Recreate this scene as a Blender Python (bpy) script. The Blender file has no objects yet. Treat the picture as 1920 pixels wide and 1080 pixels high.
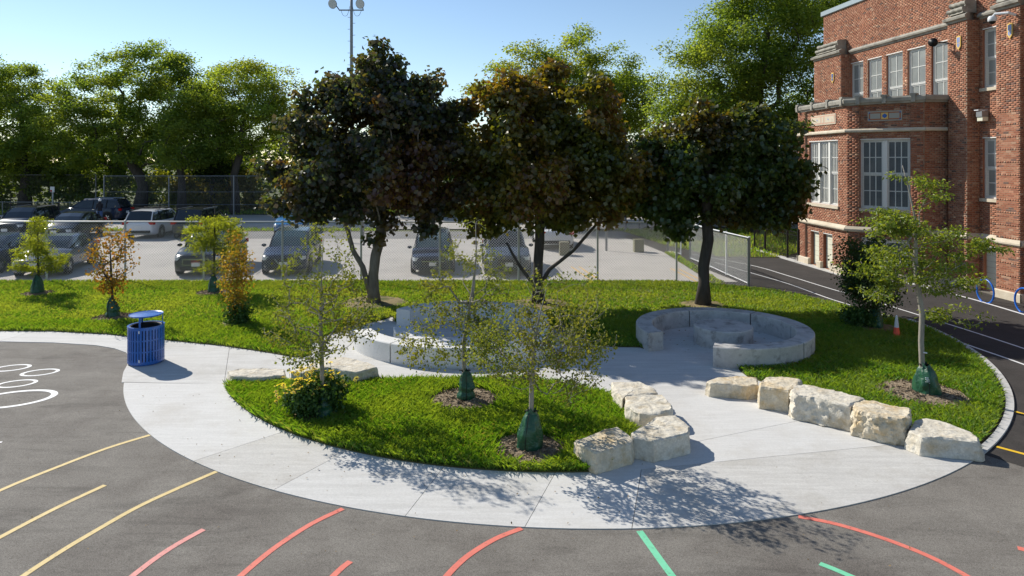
import bpy, bmesh, math, random
import numpy as np
from mathutils import Vector, Matrix, noise as mnoise

# ------------------------------------------------------------------ camera, world, sun, exposure
scene = bpy.context.scene
H_CAM, FPX, HOR = 4.5, 1280.0, 300.0
cam_d = bpy.data.cameras.new("camera"); cam = bpy.data.objects.new("camera", cam_d)
scene.collection.objects.link(cam); scene.camera = cam
cam.location = (0, 0, H_CAM); cam.rotation_euler = (math.radians(90), 0, 0)
cam_d.sensor_width = 36; cam_d.lens = 24; cam_d.shift_y = -(540 - HOR) / 1920
cam_d.clip_start = .1; cam_d.clip_end = 2000

SUN_EL = math.radians(36.5)
SX, SY = -0.757, 0.653                       # towards the sun, on the ground
world = bpy.data.worlds.new("World"); scene.world = world; world.use_nodes = True
wn = world.node_tree; wn.nodes.clear()
wo = wn.nodes.new("ShaderNodeOutputWorld"); bg = wn.nodes.new("ShaderNodeBackground")
sky = wn.nodes.new("ShaderNodeTexSky"); sky.sky_type = 'NISHITA'; sky.sun_disc = False
sky.sun_elevation = SUN_EL; sky.sun_rotation = math.atan2(SX, SY)
sky.air_density = 1.0; sky.dust_density = 0.05; sky.ozone_density = 2.0; sky.altitude = 300
bg.inputs[1].default_value = 0.102
wn.links.new(sky.outputs[0], bg.inputs[0]); wn.links.new(bg.outputs[0], wo.inputs[0])
sun_d = bpy.data.lights.new("sun", 'SUN'); sun = bpy.data.objects.new("sun", sun_d)
scene.collection.objects.link(sun)
sun_d.energy = 4.4; sun_d.angle = math.radians(0.5); sun_d.color = (1.0, .945, .85)
sdir = Vector((SX * math.cos(SUN_EL), SY * math.cos(SUN_EL), math.sin(SUN_EL)))
sun.rotation_euler = sdir.to_track_quat('Z', 'Y').to_euler()
sun.location = sdir * 60
vs = scene.view_settings
vs.view_transform = 'Standard'; vs.look = 'None'; vs.gamma = 1; vs.exposure = 0.43; vs.use_curve_mapping = False
scene.render.engine = 'CYCLES'
scene.cycles.max_bounces = 6; scene.cycles.diffuse_bounces = 3; scene.cycles.transparent_max_bounces = 8
scene.cycles.use_denoising = True

RNG = np.random.default_rng(7)
random.seed(7)
COL = scene.collection

def G(px, py, z=0.0):
    """ground point (height z) that the photo shows at pixel px, py"""
    Y = (H_CAM - z) * FPX / (py - HOR)
    return ((px - 960) / FPX * Y, Y)
def XY(px, Y): return ((px - 960) / FPX * Y, Y)
def ZZ(py, Y): return H_CAM - (py - HOR) * Y / FPX

# ------------------------------------------------------------------ materials
def _nt(name):
    m = bpy.data.materials.new(name); m.use_nodes = True
    nt = m.node_tree; nt.nodes.clear()
    return m, nt, nt.nodes.new, nt.links.new
def rgba(c): return (c[0], c[1], c[2], 1)
def srgb(r, g, b):
    f = lambda v: (v / 255 / 12.92) if v / 255 <= .04045 else ((v / 255 + .055) / 1.055) ** 2.4
    return (f(r), f(g), f(b))

def M(name, c1, c2=None, scale=3.0, rough=.8, spec=.3, metal=0.0, bump=0.0, bscale=40.0,
      c3=None, s3=.35, t3=(.5, .7), speck=0.0, sscale=120, stretch=None, coat=0.0, emit=None, smear=None):
    m, nt, N, L = _nt(name)
    out = N("ShaderNodeOutputMaterial"); p = N("ShaderNodeBsdfPrincipled")
    L(p.outputs[0], out.inputs[0])
    p.inputs['Roughness'].default_value = rough; p.inputs['Metallic'].default_value = metal
    p.inputs['Specular IOR Level'].default_value = spec
    p.inputs['Coat Weight'].default_value = coat
    p.inputs['Base Color'].default_value = rgba(c1)
    geo = N("ShaderNodeNewGeometry"); pos = geo.outputs['Position']
    if stretch:
        mp = N("ShaderNodeMapping"); mp.inputs['Scale'].default_value = stretch[:3]
        if len(stretch) > 3: mp.inputs['Rotation'].default_value = (0, 0, stretch[3])
        mp.vector_type = 'POINT'; L(pos, mp.inputs[0]); spos = mp.outputs[0]
    else: spos = pos
    col = None
    if c2 is not None:
        n = N("ShaderNodeTexNoise"); n.inputs['Scale'].default_value = scale; n.inputs['Detail'].default_value = 8
        n.inputs['Roughness'].default_value = .62
        L(spos, n.inputs['Vector'])
        r = N("ShaderNodeValToRGB"); r.color_ramp.elements[0].position = .34; r.color_ramp.elements[1].position = .66
        r.color_ramp.elements[0].color = rgba(c1); r.color_ramp.elements[1].color = rgba(c2)
        L(n.outputs['Fac'], r.inputs[0]); col = r.outputs[0]
    if c3 is not None:
        n = N("ShaderNodeTexNoise"); n.inputs['Scale'].default_value = s3; n.inputs['Detail'].default_value = 7
        n.inputs['Roughness'].default_value = .68
        L(pos, n.inputs['Vector'])
        r = N("ShaderNodeMapRange"); r.inputs[1].default_value = t3[0]; r.inputs[2].default_value = t3[1]
        L(n.outputs['Fac'], r.inputs[0])
        mx = N("ShaderNodeMix"); mx.data_type = 'RGBA'; L(r.outputs[0], mx.inputs['Factor'])
        if col: L(col, mx.inputs[6])
        else: mx.inputs[6].default_value = rgba(c1)
        mx.inputs[7].default_value = rgba(c3); col = mx.outputs[2]
    if smear:      # long worn streaks: (strength, scale, angle)
        mp2 = N("ShaderNodeMapping"); mp2.inputs['Scale'].default_value = (1, 5.5, 1); mp2.inputs['Rotation'].default_value = (0, 0, smear[2]); L(pos, mp2.inputs[0])
        n = N("ShaderNodeTexNoise"); n.inputs['Scale'].default_value = smear[1]; n.inputs['Detail'].default_value = 9; n.inputs['Roughness'].default_value = .7; n.inputs['Distortion'].default_value = 1.2
        L(mp2.outputs[0], n.inputs['Vector'])
        r = N("ShaderNodeMapRange"); r.inputs[1].default_value = .50; r.inputs[2].default_value = .72; r.inputs[3].default_value = 1; r.inputs[4].default_value = 1 - smear[0]; L(n.outputs['Fac'], r.inputs[0])
        mx = N("ShaderNodeMix"); mx.data_type = 'RGBA'; mx.blend_type = 'MULTIPLY'; mx.inputs['Factor'].default_value = 1
        if col: L(col, mx.inputs[6])
        else: mx.inputs[6].default_value = rgba(c1)
        L(r.outputs[0], mx.inputs[7]); col = mx.outputs[2]
    if speck > 0:
        n = N("ShaderNodeTexVoronoi"); n.inputs['Scale'].default_value = sscale
        L(pos, n.inputs['Vector'])
        sh = N("ShaderNodeSeparateColor"); L(n.outputs['Color'], sh.inputs[0])
        r = N("ShaderNodeMapRange"); r.inputs[3].default_value = 1 - speck; r.inputs[4].default_value = 1 + speck
        L(sh.outputs[0], r.inputs[0])
        mx = N("ShaderNodeMix"); mx.data_type = 'RGBA'; mx.blend_type = 'MULTIPLY'; mx.inputs['Factor'].default_value = 1
        if col: L(col, mx.inputs[6])
        else: mx.inputs[6].default_value = rgba(c1)
        L(r.outputs[0], mx.inputs[7]); col = mx.outputs[2]
    if col: L(col, p.inputs['Base Color'])
    if bump > 0:
        n = N("ShaderNodeTexNoise"); n.inputs['Scale'].default_value = bscale; n.inputs['Detail'].default_value = 6
        L(pos, n.inputs['Vector'])
        b = N("ShaderNodeBump"); b.inputs['Strength'].default_value = 1; b.inputs['Distance'].default_value = bump
        L(n.outputs['Fac'], b.inputs['Height']); L(b.outputs[0], p.inputs['Normal'])
    if emit:
        p.inputs['Emission Color'].default_value = rgba(emit); p.inputs['Emission Strength'].default_value = 1
    return m

def island_random(N, L):
    g = N("ShaderNodeNewGeometry"); o = N("ShaderNodeObjectInfo")
    a = N("ShaderNodeMath"); a.operation = 'ADD'; L(g.outputs['Random Per Island'], a.inputs[0]); L(o.outputs['Random'], a.inputs[1])
    f = N("ShaderNodeMath"); f.operation = 'FRACT'; L(a.outputs[0], f.inputs[0])
    return f.outputs[0], g

def leafmat(name, cols, alt=None, ascale=.5, at=(.45, .6), trans=.35, gloss=.06, rough=.4, axis=None):
    """cols: colours picked at random leaf by leaf; alt: a second set used where a soft noise runs high"""
    m, nt, N, L = _nt(name)
    out = N("ShaderNodeOutputMaterial")
    r, g = island_random(N, L)
    def ramp(cs):
        q = N("ShaderNodeValToRGB"); q.color_ramp.interpolation = 'LINEAR'
        e = q.color_ramp.elements
        while len(e) < len(cs): e.new(.5)
        for i, c in enumerate(cs): e[i].position = i / max(1, len(cs) - 1); e[i].color = rgba(c)
        L(r, q.inputs[0]); return q.outputs[0]
    col = ramp(cols)
    if alt:
        n = N("ShaderNodeTexNoise"); n.inputs['Scale'].default_value = ascale; n.inputs['Detail'].default_value = 3
        L(g.outputs['Position'], n.inputs['Vector'])
        src = n.outputs['Fac']
        mr = N("ShaderNodeMapRange"); mr.inputs[1].default_value = at[0]; mr.inputs[2].default_value = at[1]
        L(src, mr.inputs[0])
        mx = N("ShaderNodeMix"); mx.data_type = 'RGBA'; L(mr.outputs[0], mx.inputs['Factor'])
        L(col, mx.inputs[6]); L(ramp(alt), mx.inputs[7]); col = mx.outputs[2]
    d = N("ShaderNodeBsdfDiffuse"); t = N("ShaderNodeBsdfTranslucent"); gl = N("ShaderNodeBsdfGlossy")
    gl.inputs['Roughness'].default_value = rough
    L(col, d.inputs[0])
    # light through a leaf is yellower than light off it
    hv = N("ShaderNodeMix"); hv.data_type = 'RGBA'; hv.blend_type = 'MULTIPLY'; hv.inputs['Factor'].default_value = 1
    L(col, hv.inputs[6]); hv.inputs[7].default_value = (2.5, 2.1, .7, 1); L(hv.outputs[2], t.inputs[0])
    m1 = N("ShaderNodeMixShader"); m1.inputs[0].default_value = trans; L(d.outputs[0], m1.inputs[1]); L(t.outputs[0], m1.inputs[2])
    m2 = N("ShaderNodeMixShader"); m2.inputs[0].default_value = gloss; L(m1.outputs[0], m2.inputs[1]); L(gl.outputs[0], m2.inputs[2])
    L(m2.outputs[0], out.inputs[0])
    return m

def brickmat(name, cols):
    m, nt, N, L = _nt(name)
    out = N("ShaderNodeOutputMaterial"); p = N("ShaderNodeBsdfPrincipled"); L(p.outputs[0], out.inputs[0])
    p.inputs['Roughness'].default_value = .85; p.inputs['Specular IOR Level'].default_value = .25
    r, g = island_random(N, L)
    q = N("ShaderNodeValToRGB"); q.color_ramp.interpolation = 'CONSTANT'; e = q.color_ramp.elements
    while len(e) < len(cols): e.new(.5)
    tot = sum(w for _, w in cols); acc = 0
    for i, (c, w) in enumerate(cols): e[i].position = acc / tot; e[i].color = rgba(c); acc += w
    L(r, q.inputs[0])
    n = N("ShaderNodeTexNoise"); n.inputs['Scale'].default_value = 30; n.inputs['Detail'].default_value = 5
    L(g.outputs['Position'], n.inputs['Vector'])
    n2 = N("ShaderNodeTexNoise"); n2.inputs['Scale'].default_value = .7; n2.inputs['Detail'].default_value = 5
    L(g.outputs['Position'], n2.inputs['Vector'])
    ad = N("ShaderNodeMath"); ad.operation = 'ADD'; L(n.outputs['Fac'], ad.inputs[0]); L(n2.outputs['Fac'], ad.inputs[1])
    mr = N("ShaderNodeMapRange"); mr.inputs[1].default_value = .6; mr.inputs[2].default_value = 1.4
    mr.inputs[3].default_value = .66; mr.inputs[4].default_value = 1.34
    L(ad.outputs[0], mr.inputs[0])
    mx = N("ShaderNodeMix"); mx.data_type = 'RGBA'; mx.blend_type = 'MULTIPLY'; mx.inputs['Factor'].default_value = 1
    L(q.outputs[0], mx.inputs[6]); L(mr.outputs[0], mx.inputs[7]); L(mx.outputs[2], p.inputs['Base Color'])
    b = N("ShaderNodeBump"); b.inputs['Distance'].default_value = .003; L(n.outputs['Fac'], b.inputs['Height']); L(b.outputs[0], p.inputs['Normal'])
    return m

MAT = {}
MAT['asphalt'] = M('worn_asphalt', (.165, .150, .130), (.215, .198, .172), scale=1.1, rough=.92, bump=.004, bscale=130,
                   c3=(.135, .120, .104), s3=.42, t3=(.50, .66), speck=.34, sscale=130, smear=(.34, .5, .25))
MAT['asphalt_new'] = M('new_asphalt', (.040, .036, .033), (.055, .049, .045), scale=1.3, rough=.9, bump=.004, bscale=130, speck=.3, sscale=130, smear=(.2, .6, 1.2),
                       c3=(.075, .066, .06), s3=.5, t3=(.58, .8))
MAT['concrete'] = M('broomed_concrete', (.50, .49, .465), (.59, .58, .555), scale=2.4, rough=.85, bump=.0012, bscale=220,
                    c3=(.42, .40, .36), s3=.5, t3=(.5, .78), speck=.06, sscale=60, stretch=(.35, 3.5, 1, .35))
MAT['concrete2'] = M('newer_broomed_concrete', (.55, .54, .515), (.62, .61, .585), scale=3.0, rough=.85, bump=.0012, bscale=220,
                    c3=(.48, .455, .41), s3=.7, t3=(.5, .8), speck=.05, sscale=60, stretch=(.4, 4.5, 1, -.5))
MAT['concrete3'] = M('older_broomed_concrete', (.47, .455, .425), (.56, .545, .51), scale=2.6, rough=.87, bump=.0012, bscale=220, c3=(.38, .355, .31), s3=.9, t3=(.48, .75), speck=.07, sscale=60, stretch=(.4, 4.0, 1, .1))
MAT['kerb'] = M('kerb_concrete', (.44, .43, .41), (.56, .55, .53), scale=6, rough=.88, bump=.003, bscale=70, c3=(.3, .28, .25), s3=3, t3=(.55, .7))
MAT['lot'] = M('lot_concrete', (.38, .355, .325), (.46, .43, .395), scale=.7, rough=.9, bump=.003, bscale=60,
               c3=(.27, .25, .23), s3=.35, t3=(.54, .75), speck=.08, sscale=30)
MAT['road'] = M('road_asphalt', (.17, .165, .16), (.24, .235, .23), scale=.6, rough=.9, c3=(.12, .12, .12), s3=.3)
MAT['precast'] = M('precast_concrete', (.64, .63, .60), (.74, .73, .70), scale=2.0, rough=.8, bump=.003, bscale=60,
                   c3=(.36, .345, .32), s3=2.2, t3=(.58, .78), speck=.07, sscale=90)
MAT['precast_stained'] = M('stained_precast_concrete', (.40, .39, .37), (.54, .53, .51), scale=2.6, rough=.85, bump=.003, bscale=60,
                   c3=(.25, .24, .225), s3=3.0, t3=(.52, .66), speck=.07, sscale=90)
MAT['joint'] = M('joint_sealant', (.06, .058, .055), rough=.9)
MAT['limestone'] = M('limestone', (.53, .46, .335), (.67, .60, .475), scale=5, rough=.9, bump=.03, bscale=9,
                     c3=(.52, .37, .18), s3=3.2, t3=(.47, .70), speck=.1, sscale=40)
MAT['limestone_grey'] = M('grey_limestone', (.53, .48, .385), (.67, .625, .53), scale=5, rough=.9, bump=.03, bscale=9,
                     c3=(.44, .36, .24), s3=3.6, t3=(.50, .72), speck=.1, sscale=40)
MAT['soil'] = M('lawn_soil', (.060, .062, .018), (.10, .095, .032), scale=4, rough=1, bump=.02, bscale=25)
MAT['mulch'] = M('mulch', (.22, .165, .11), (.36, .285, .20), scale=12, rough=1, bump=.02, bscale=50, c3=(.12, .09, .06), s3=4)
MAT['drygrass'] = M('dry_thatch', (.20, .15, .075), (.30, .235, .12), scale=5, rough=1, bump=.02, bscale=30, c3=(.09, .10, .03), s3=1.8, t3=(.45, .6))
MAT['earth'] = M('rough_ground', (.07, .085, .028), (.12, .13, .045), scale=.8, rough=1, bump=.05, bscale=4)
MAT['wh_paint'] = M('white_road_paint', (.72, .72, .71), (.80, .80, .79), scale=6, rough=.6, bump=.002, bscale=130, c3=(.34, .32, .30), s3=16, t3=(.60, .70))
MAT['yl_paint'] = M('pale_yellow_paint', (.62, .47, .20), (.70, .54, .25), scale=6, rough=.7, bump=.002, bscale=130, c3=(.30, .25, .16), s3=18, t3=(.57, .69))
MAT['yl_paint2'] = M('bright_yellow_paint', (.78, .48, .03), rough=.6)
MAT['or_paint'] = M('faded_orange_paint', (.62, .40, .13), rough=.8)
MAT['co_paint'] = M('coral_paint', (.66, .17, .125), (.74, .21, .155), scale=6, rough=.7, bump=.002, bscale=130, c3=(.30, .15, .12), s3=18, t3=(.57, .69))
MAT['pk_paint'] = M('pale_coral_paint', (.66, .27, .235), (.72, .31, .27), scale=6, rough=.7, bump=.002, bscale=130, c3=(.32, .2, .17), s3=18, t3=(.57, .69))
MAT['mi_paint'] = M('mint_paint', (.17, .58, .34), (.21, .64, .39), scale=6, rough=.7, bump=.002, bscale=130, c3=(.15, .34, .24), s3=18, t3=(.57, .69))
MAT['galv'] = M('galvanised_steel', (.46, .47, .47), rough=.5, metal=.2, spec=.4)
MAT['galv_dull'] = M('dull_galvanised_steel', (.24, .25, .26), rough=.5, metal=.5)
MAT['whitepipe'] = M('white_pipe', (.75, .76, .76), rough=.4)
MAT['iron'] = M('black_iron', (.012, .012, .013), rough=.4)
MAT['blue'] = M('blue_powder_coat', (.012, .115, .44), rough=.33, spec=.5, coat=.3)
MAT['bluerack'] = M('rack_blue_paint', (.008, .12, .50), rough=.35, spec=.5)
MAT['black'] = M('black_plastic', (.012, .012, .012), rough=.5)
MAT['bag'] = M('green_vinyl', (.012, .068, .034), (.020, .095, .048), scale=9, rough=.36, spec=.5, bump=.03, bscale=9)
MAT['bark'] = M('grey_bark', (.115, .10, .082), (.20, .18, .15), scale=9, rough=.95, bump=.015, bscale=25, stretch=(1, 1, .25))
MAT['bark_dark'] = M('dark_bark', (.05, .042, .035), (.09, .078, .065), scale=7, rough=.95, bump=.015, bscale=20, stretch=(1, 1, .25))
MAT['bark_pale'] = M('pale_bark', (.24, .215, .18), (.36, .33, .28), scale=14, rough=.9, bump=.004, bscale=40, stretch=(1, 1, .3))
MAT['cone_o'] = M('cone_orange', (.90, .11, .05), rough=.5, emit=None)
MAT['cone_w'] = M('cone_reflective_band', (.62, .60, .60), rough=.4)
MAT['mortar'] = M('mortar', (.36, .265, .19), (.43, .33, .245), scale=8, rough=1, bump=.003, bscale=90)
MAT['brick'] = brickmat('red_brick', [((0.307, 0.122, 0.068), 3), ((0.353, 0.150, 0.088), 3), ((0.265, 0.100, 0.058), 3), ((0.400, 0.195, 0.120), 2), ((0.326, 0.138, 0.082), 3),
                                      ((0.140, 0.085, 0.066), .5), ((0.358, 0.170, 0.100), 2), ((0.195, 0.100, 0.075), .6), ((0.419, 0.250, 0.165), .8)])
MAT['stone'] = M('cut_limestone', (.50, .43, .32), (.62, .55, .43), scale=3, rough=.85, bump=.004, bscale=40, c3=(.30, .26, .20), s3=1.5, t3=(.56, .74))
MAT['stone_grey'] = M('weathered_stone', (.25, .235, .20), (.38, .355, .30), scale=3, rough=.9, bump=.006, bscale=30, c3=(.15, .14, .12), s3=1.6, t3=(.55, .7))
MAT['wframe'] = M('grey_cream_window_paint', (.74, .73, .68), rough=.5)
MAT['blind'] = M('infill_panel_cream', (.60, .59, .47), (.66, .65, .52), scale=2, rough=.7)
MAT['coping'] = M('grey_metal_coping', (.33, .38, .40), rough=.45, metal=.3)
MAT['pane'] = M('window_glass', (.10, .115, .125), (.20, .21, .21), scale=.9, rough=.12, spec=.6)
MAT['pane_lit'] = M('sunlit_screened_glass', (.22, .23, .22), (.36, .37, .34), scale=.8, rough=.3, spec=.5)  # paler copy of the window glass: sun on the wire screens painted into its colour
MAT['tile_pink'] = M('pink_terracotta', (.58, .36, .26), rough=.5)
MAT['tile_grey'] = M('grey_terracotta', (.36, .34, .29), rough=.6)
MAT['tile_rust'] = M('rust_terracotta', (.34, .12, .05), rough=.5)
MAT['tile_blue'] = M('glazed_blue', (.02, .10, .36), rough=.2)
MAT['tile_lblue'] = M('glazed_pale_blue', (.22, .32, .60), rough=.2)
MAT['tile_yel'] = M('glazed_yellow', (.72, .48, .14), rough=.3)
MAT['whiteplastic'] = M('white_plastic', (.72, .73, .74), rough=.35)
MAT['glass_dark'] = M('car_glass', (.018, .024, .028), rough=.04, spec=.8)
MAT['glass_teal'] = M('tinted_car_glass', (.05, .10, .11), rough=.05, spec=.9)
MAT['tyre'] = M('tyre_rubber', (.015, .015, .015), rough=.8)
MAT['rim'] = M('alloy_rim', (.45, .46, .48), rough=.3, metal=.8)
MAT['chrome'] = M('chrome', (.75, .76, .78), rough=.12, metal=1)
MAT['lamp_clear'] = M('headlight_glass', (.62, .66, .70), rough=.1, spec=.8)
MAT['lamp_red'] = M('tail_light_red', (.42, .012, .012), rough=.15)
MAT['plate'] = M('licence_plate', (.72, .72, .70), rough=.5)
MAT['gmcred'] = M('emblem_red', (.55, .02, .02), rough=.4)
MAT['skin'] = M('skin', (.35, .2, .14), rough=.6)
MAT['denim'] = M('denim', (.06, .10, .20), rough=.9)
MAT['darkcloth'] = M('dark_cloth', (.02, .02, .025), rough=.9)

def carpaint(name, c): return M(name, c, rough=.13, metal=.0, spec=.45, coat=.0)

# grass and leaves
GR = [(0.056, 0.145, 0.011), (0.086, 0.200, 0.016), (0.116, 0.235, 0.022), (0.155, 0.270, 0.032), (0.103, 0.215, 0.018), (0.077, 0.160, 0.018), (0.232, 0.240, 0.072)]
MAT['grass'] = leafmat('grass_blades', GR, alt=[(0.138, 0.230, 0.027), (0.189, 0.275, 0.041), (0.103, 0.200, 0.018)], ascale=.8, at=(.45, .62), trans=.45, gloss=.025, rough=.5)
MAT['grass_far'] = leafmat('lawn_blades', [(0.086, 0.190, 0.018), (0.120, 0.235, 0.027), (0.155, 0.260, 0.036), (0.241, 0.260, 0.081)], alt=[(0.172, 0.255, 0.041), (0.224, 0.290, 0.054)], ascale=.5, at=(.45, .62), trans=.45, gloss=.02, rough=.5)

# ------------------------------------------------------------------ mesh helpers
def link_mesh(name, V, F, mats, parent=None, smooth=False, midx=None, inv=True):
    me = bpy.data.meshes.new(name)
    V = np.asarray(V, dtype=np.float32)
    if isinstance(F, np.ndarray):
        n, k = F.shape
        me.vertices.add(len(V)); me.vertices.foreach_set('co', V.ravel())
        me.loops.add(n * k); me.loops.foreach_set('vertex_index', F.astype(np.int32).ravel())
        me.polygons.add(n); me.polygons.foreach_set('loop_start', np.arange(0, n * k, k, dtype=np.int32))
        me.polygons.foreach_set('loop_total', np.full(n, k, dtype=np.int32))
        me.update(calc_edges=True)
    else:
        me.from_pydata([tuple(map(float, v)) for v in V], [], F); me.update()
    if not isinstance(mats, (list, tuple)): mats = [mats]
    for m in mats: me.materials.append(m)
    if midx is not None: me.polygons.foreach_set('material_index', np.asarray(midx, dtype=np.int32))
    if smooth: me.polygons.foreach_set('use_smooth', np.ones(len(me.polygons), dtype=bool))
    o = bpy.data.objects.new(name, me); COL.objects.link(o)
    if parent is not None: setpar(o, parent)
    return o
def wmat(o):
    m = o.matrix_basis
    if o.parent: m = wmat(o.parent) @ o.matrix_parent_inverse @ m
    return m
def setpar(o, p):
    o.parent = p; o.matrix_parent_inverse = wmat(p).inverted()
def tag(o, label=None, cat=None, group=None, kind=None):
    if label: o['label'] = label
    if cat: o['category'] = cat
    if group: o['group'] = group
    if kind: o['kind'] = kind
    return o
def empty(name, loc, label, cat, group=None, rz=0.0, kind=None):
    e = bpy.data.objects.new(name, None); COL.objects.link(e); e.location = loc; e.rotation_euler = (0, 0, rz)
    e.empty_display_size = .2
    return tag(e, label, cat, group, kind)

class MB:
    def __init__(s): s.V = []; s.F = []; s.I = []
    def add(s, V, F, mi=0):
        b = len(s.V); s.V += [tuple(v) for v in V]; s.F += [tuple(b + i for i in f) for f in F]; s.I += [mi] * len(F); return s
    def box(s, c, d, rz=0.0, mi=0, rx=0.0, ry=0.0):
        hx, hy, hz = d[0] / 2, d[1] / 2, d[2] / 2
        R = Matrix.Rotation(rz, 3, 'Z') @ Matrix.Rotation(ry, 3, 'Y') @ Matrix.Rotation(rx, 3, 'X')
        V = [Vector(c) + R @ Vector((x, y, z)) for x in (-hx, hx) for y in (-hy, hy) for z in (-hz, hz)]
        F = [(0, 1, 3, 2), (4, 6, 7, 5), (0, 4, 5, 1), (2, 3, 7, 6), (0, 2, 6, 4), (1, 5, 7, 3)]
        return s.add(V, F, mi)
    def prism(s, poly, z0, z1, mi=0, cap=True, bottom=False):
        n = len(poly); V = [(x, y, z0) for x, y in poly] + [(x, y, z1) for x, y in poly]
        F = [(i, (i + 1) % n, n + (i + 1) % n, n + i) for i in range(n)]
        if cap: F.append(tuple(range(n, 2 * n)))
        if bottom: F.append(tuple(range(n - 1, -1, -1)))
        return s.add(V, F, mi)
    def tube(s, pts, r, n=8, mi=0, caps=True):
        pts = [Vector(p) for p in pts]
        rr = r if isinstance(r, (list, tuple)) else [r] * len(pts)
        V = []; F = []; prev = None
        for i, p in enumerate(pts):
            t = (pts[min(i + 1, len(pts) - 1)] - pts[max(i - 1, 0)]).normalized()
            if prev is None:
                a = t.orthogonal().normalized()
            else:
                a = (prev - t * prev.dot(t)); a = a.normalized() if a.length > 1e-6 else t.orthogonal().normalized()
            prev = a; b = t.cross(a)
            for k in range(n):
                an = 2 * math.pi * k / n; V.append(p + (a * math.cos(an) + b * math.sin(an)) * rr[i])
        for i in range(len(pts) - 1):
            for k in range(n):
                F.append((i * n + k, i * n + (k + 1) % n, (i + 1) * n + (k + 1) % n, (i + 1) * n + k))
        if caps: F.append(tuple(range(n - 1, -1, -1))); F.append(tuple((len(pts) - 1) * n + k for k in range(n)))
        return s.add(V, F, mi)
    def lathe(s, c, prof, n=24, mi=0, close=False):
        V = []; F = []
        for r, z in prof:
            for k in range(n):
                a = 2 * math.pi * k / n; V.append((c[0] + r * math.cos(a), c[1] + r * math.sin(a), c[2] + z))
        for i in range(len(prof) - 1):
            for k in range(n): F.append((i * n + k, i * n + (k + 1) % n, (i + 1) * n + (k + 1) % n, (i + 1) * n + k))
        if close: F.append(tuple(range(n - 1, -1, -1))); F.append(tuple((len(prof) - 1) * n + k for k in range(n)))
        return s.add(V, F, mi)
    def build(s, name, mats, parent=None, smooth=False):
        return link_mesh(name, s.V, s.F, mats, parent, smooth, s.I)

def smooth_by_angle(o, deg=35):
    me = o.data
    me.polygons.foreach_set('use_smooth', np.ones(len(me.polygons), dtype=bool))
    try: me.set_sharp_from_angle(angle=math.radians(deg))
    except Exception: pass

def in_poly(P, poly):
    x, y = P[:, 0], P[:, 1]; ins = np.zeros(len(P), bool); n = len(poly); j = n - 1
    for i in range(n):
        xi, yi = poly[i]; xj, yj = poly[j]
        if yi != yj:
            c = ((yi > y) != (yj > y)) & (x < (xj - xi) * (y - yi) / (yj - yi) + xi); ins ^= c
        j = i
    return ins
def sample_poly(poly, dens, rng, circles=()):
    a = np.array(poly); lo, hi = a.min(0), a.max(0)
    n = int((hi[0] - lo[0]) * (hi[1] - lo[1]) * dens)
    P = rng.uniform(lo, hi, (n, 2)); k = in_poly(P, poly)
    for cx, cy, r in circles:
        d = np.hypot(P[:, 0] - cx, P[:, 1] - cy) + rng.normal(0, .05, n); k &= d > r
    return P[k]

def catmull(pts, n=6):
    P = [np.array(p, float) for p in pts]; out = []
    for i in range(len(P) - 1):
        p0 = P[max(i - 1, 0)]; p1 = P[i]; p2 = P[i + 1]; p3 = P[min(i + 2, len(P) - 1)]
        for k in range(n):
            t = k / n
            out.append(tuple(.5 * ((2 * p1) + (-p0 + p2) * t + (2 * p0 - 5 * p1 + 4 * p2 - p3) * t * t + (-p0 + 3 * p1 - 3 * p2 + p3) * t ** 3)))
    out.append(tuple(P[-1])); return out

def sheet(name, poly, z, mat, th=0.0, parent=None, **kw):
    """flat sheet or slab from a plan polygon (may be non-convex: triangulated)"""
    bm = bmesh.new(); vs_ = [bm.verts.new((x, y, z)) for x, y in poly]
    f = bm.faces.new(vs_)
    if f.normal.z < 0: f.normal_flip()
    bm.normal_update()
    if f.normal.z < 0: f.normal_flip()
    if th:
        r = bmesh.ops.extrude_face_region(bm, geom=[f]); nv = [g for g in r['geom'] if isinstance(g, bmesh.types.BMVert)]
        for v in nv: v.co.z -= th
    big = [g for g in bm.faces if len(g.verts) > 4]
    bmesh.ops.triangulate(bm, faces=big); bmesh.ops.recalc_face_normals(bm, faces=bm.faces) if th else None
    me = bpy.data.meshes.new(name); bm.to_mesh(me); bm.free(); me.materials.append(mat)
    o = bpy.data.objects.new(name, me); COL.objects.link(o)
    if parent is not None: setpar(o, parent)
    return o

def strip(pts, w):
    """plan polygon of a painted band of width w along pts"""
    P = [np.array(p, float) for p in pts]; Lf = []; Rt = []
    for i, p in enumerate(P):
        t = P[min(i + 1, len(P) - 1)] - P[max(i - 1, 0)]; t /= np.linalg.norm(t); n = np.array([-t[1], t[0]])
        Lf.append(p + n * w / 2); Rt.append(p - n * w / 2)
    V = [tuple(q) for q in Lf] + [tuple(q) for q in Rt]; k = len(P)
    return V, [(i, k + i, k + i + 1, i + 1) for i in range(k - 1)]
def paint(name, pts, w, z, mat, label, cat, group=None):
    V, F = strip(pts, w)
    o = link_mesh(name, [(x, y, z) for x, y in V], F, mat)
    return tag(o, label, cat, group)
# ------------------------------------------------------------------ ground, paving, lawns
CO, RO = np.array((1.060, 18.274)), 9.962      # outer edge of the concrete crescent
CI, RI = np.array((.690, 17.135)), 7.334       # lower edge of the planted island
CK, RK = np.array((.527, 18.801)), 10.717      # outer face of the kerb on the right
C1 = np.array((-1.233, 17.51)); C2 = np.array((5.15, 16.72))
def arc(C, R, a0, a1, n=40): return [(C[0] + R * math.cos(t), C[1] + R * math.sin(t)) for t in np.linspace(a0, a1, n)]
def ang(C, p): return math.atan2(p[1] - C[1], p[0] - C[0])
def PX(l, z=0): return [G(x, y, z) for x, y in l]

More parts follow.
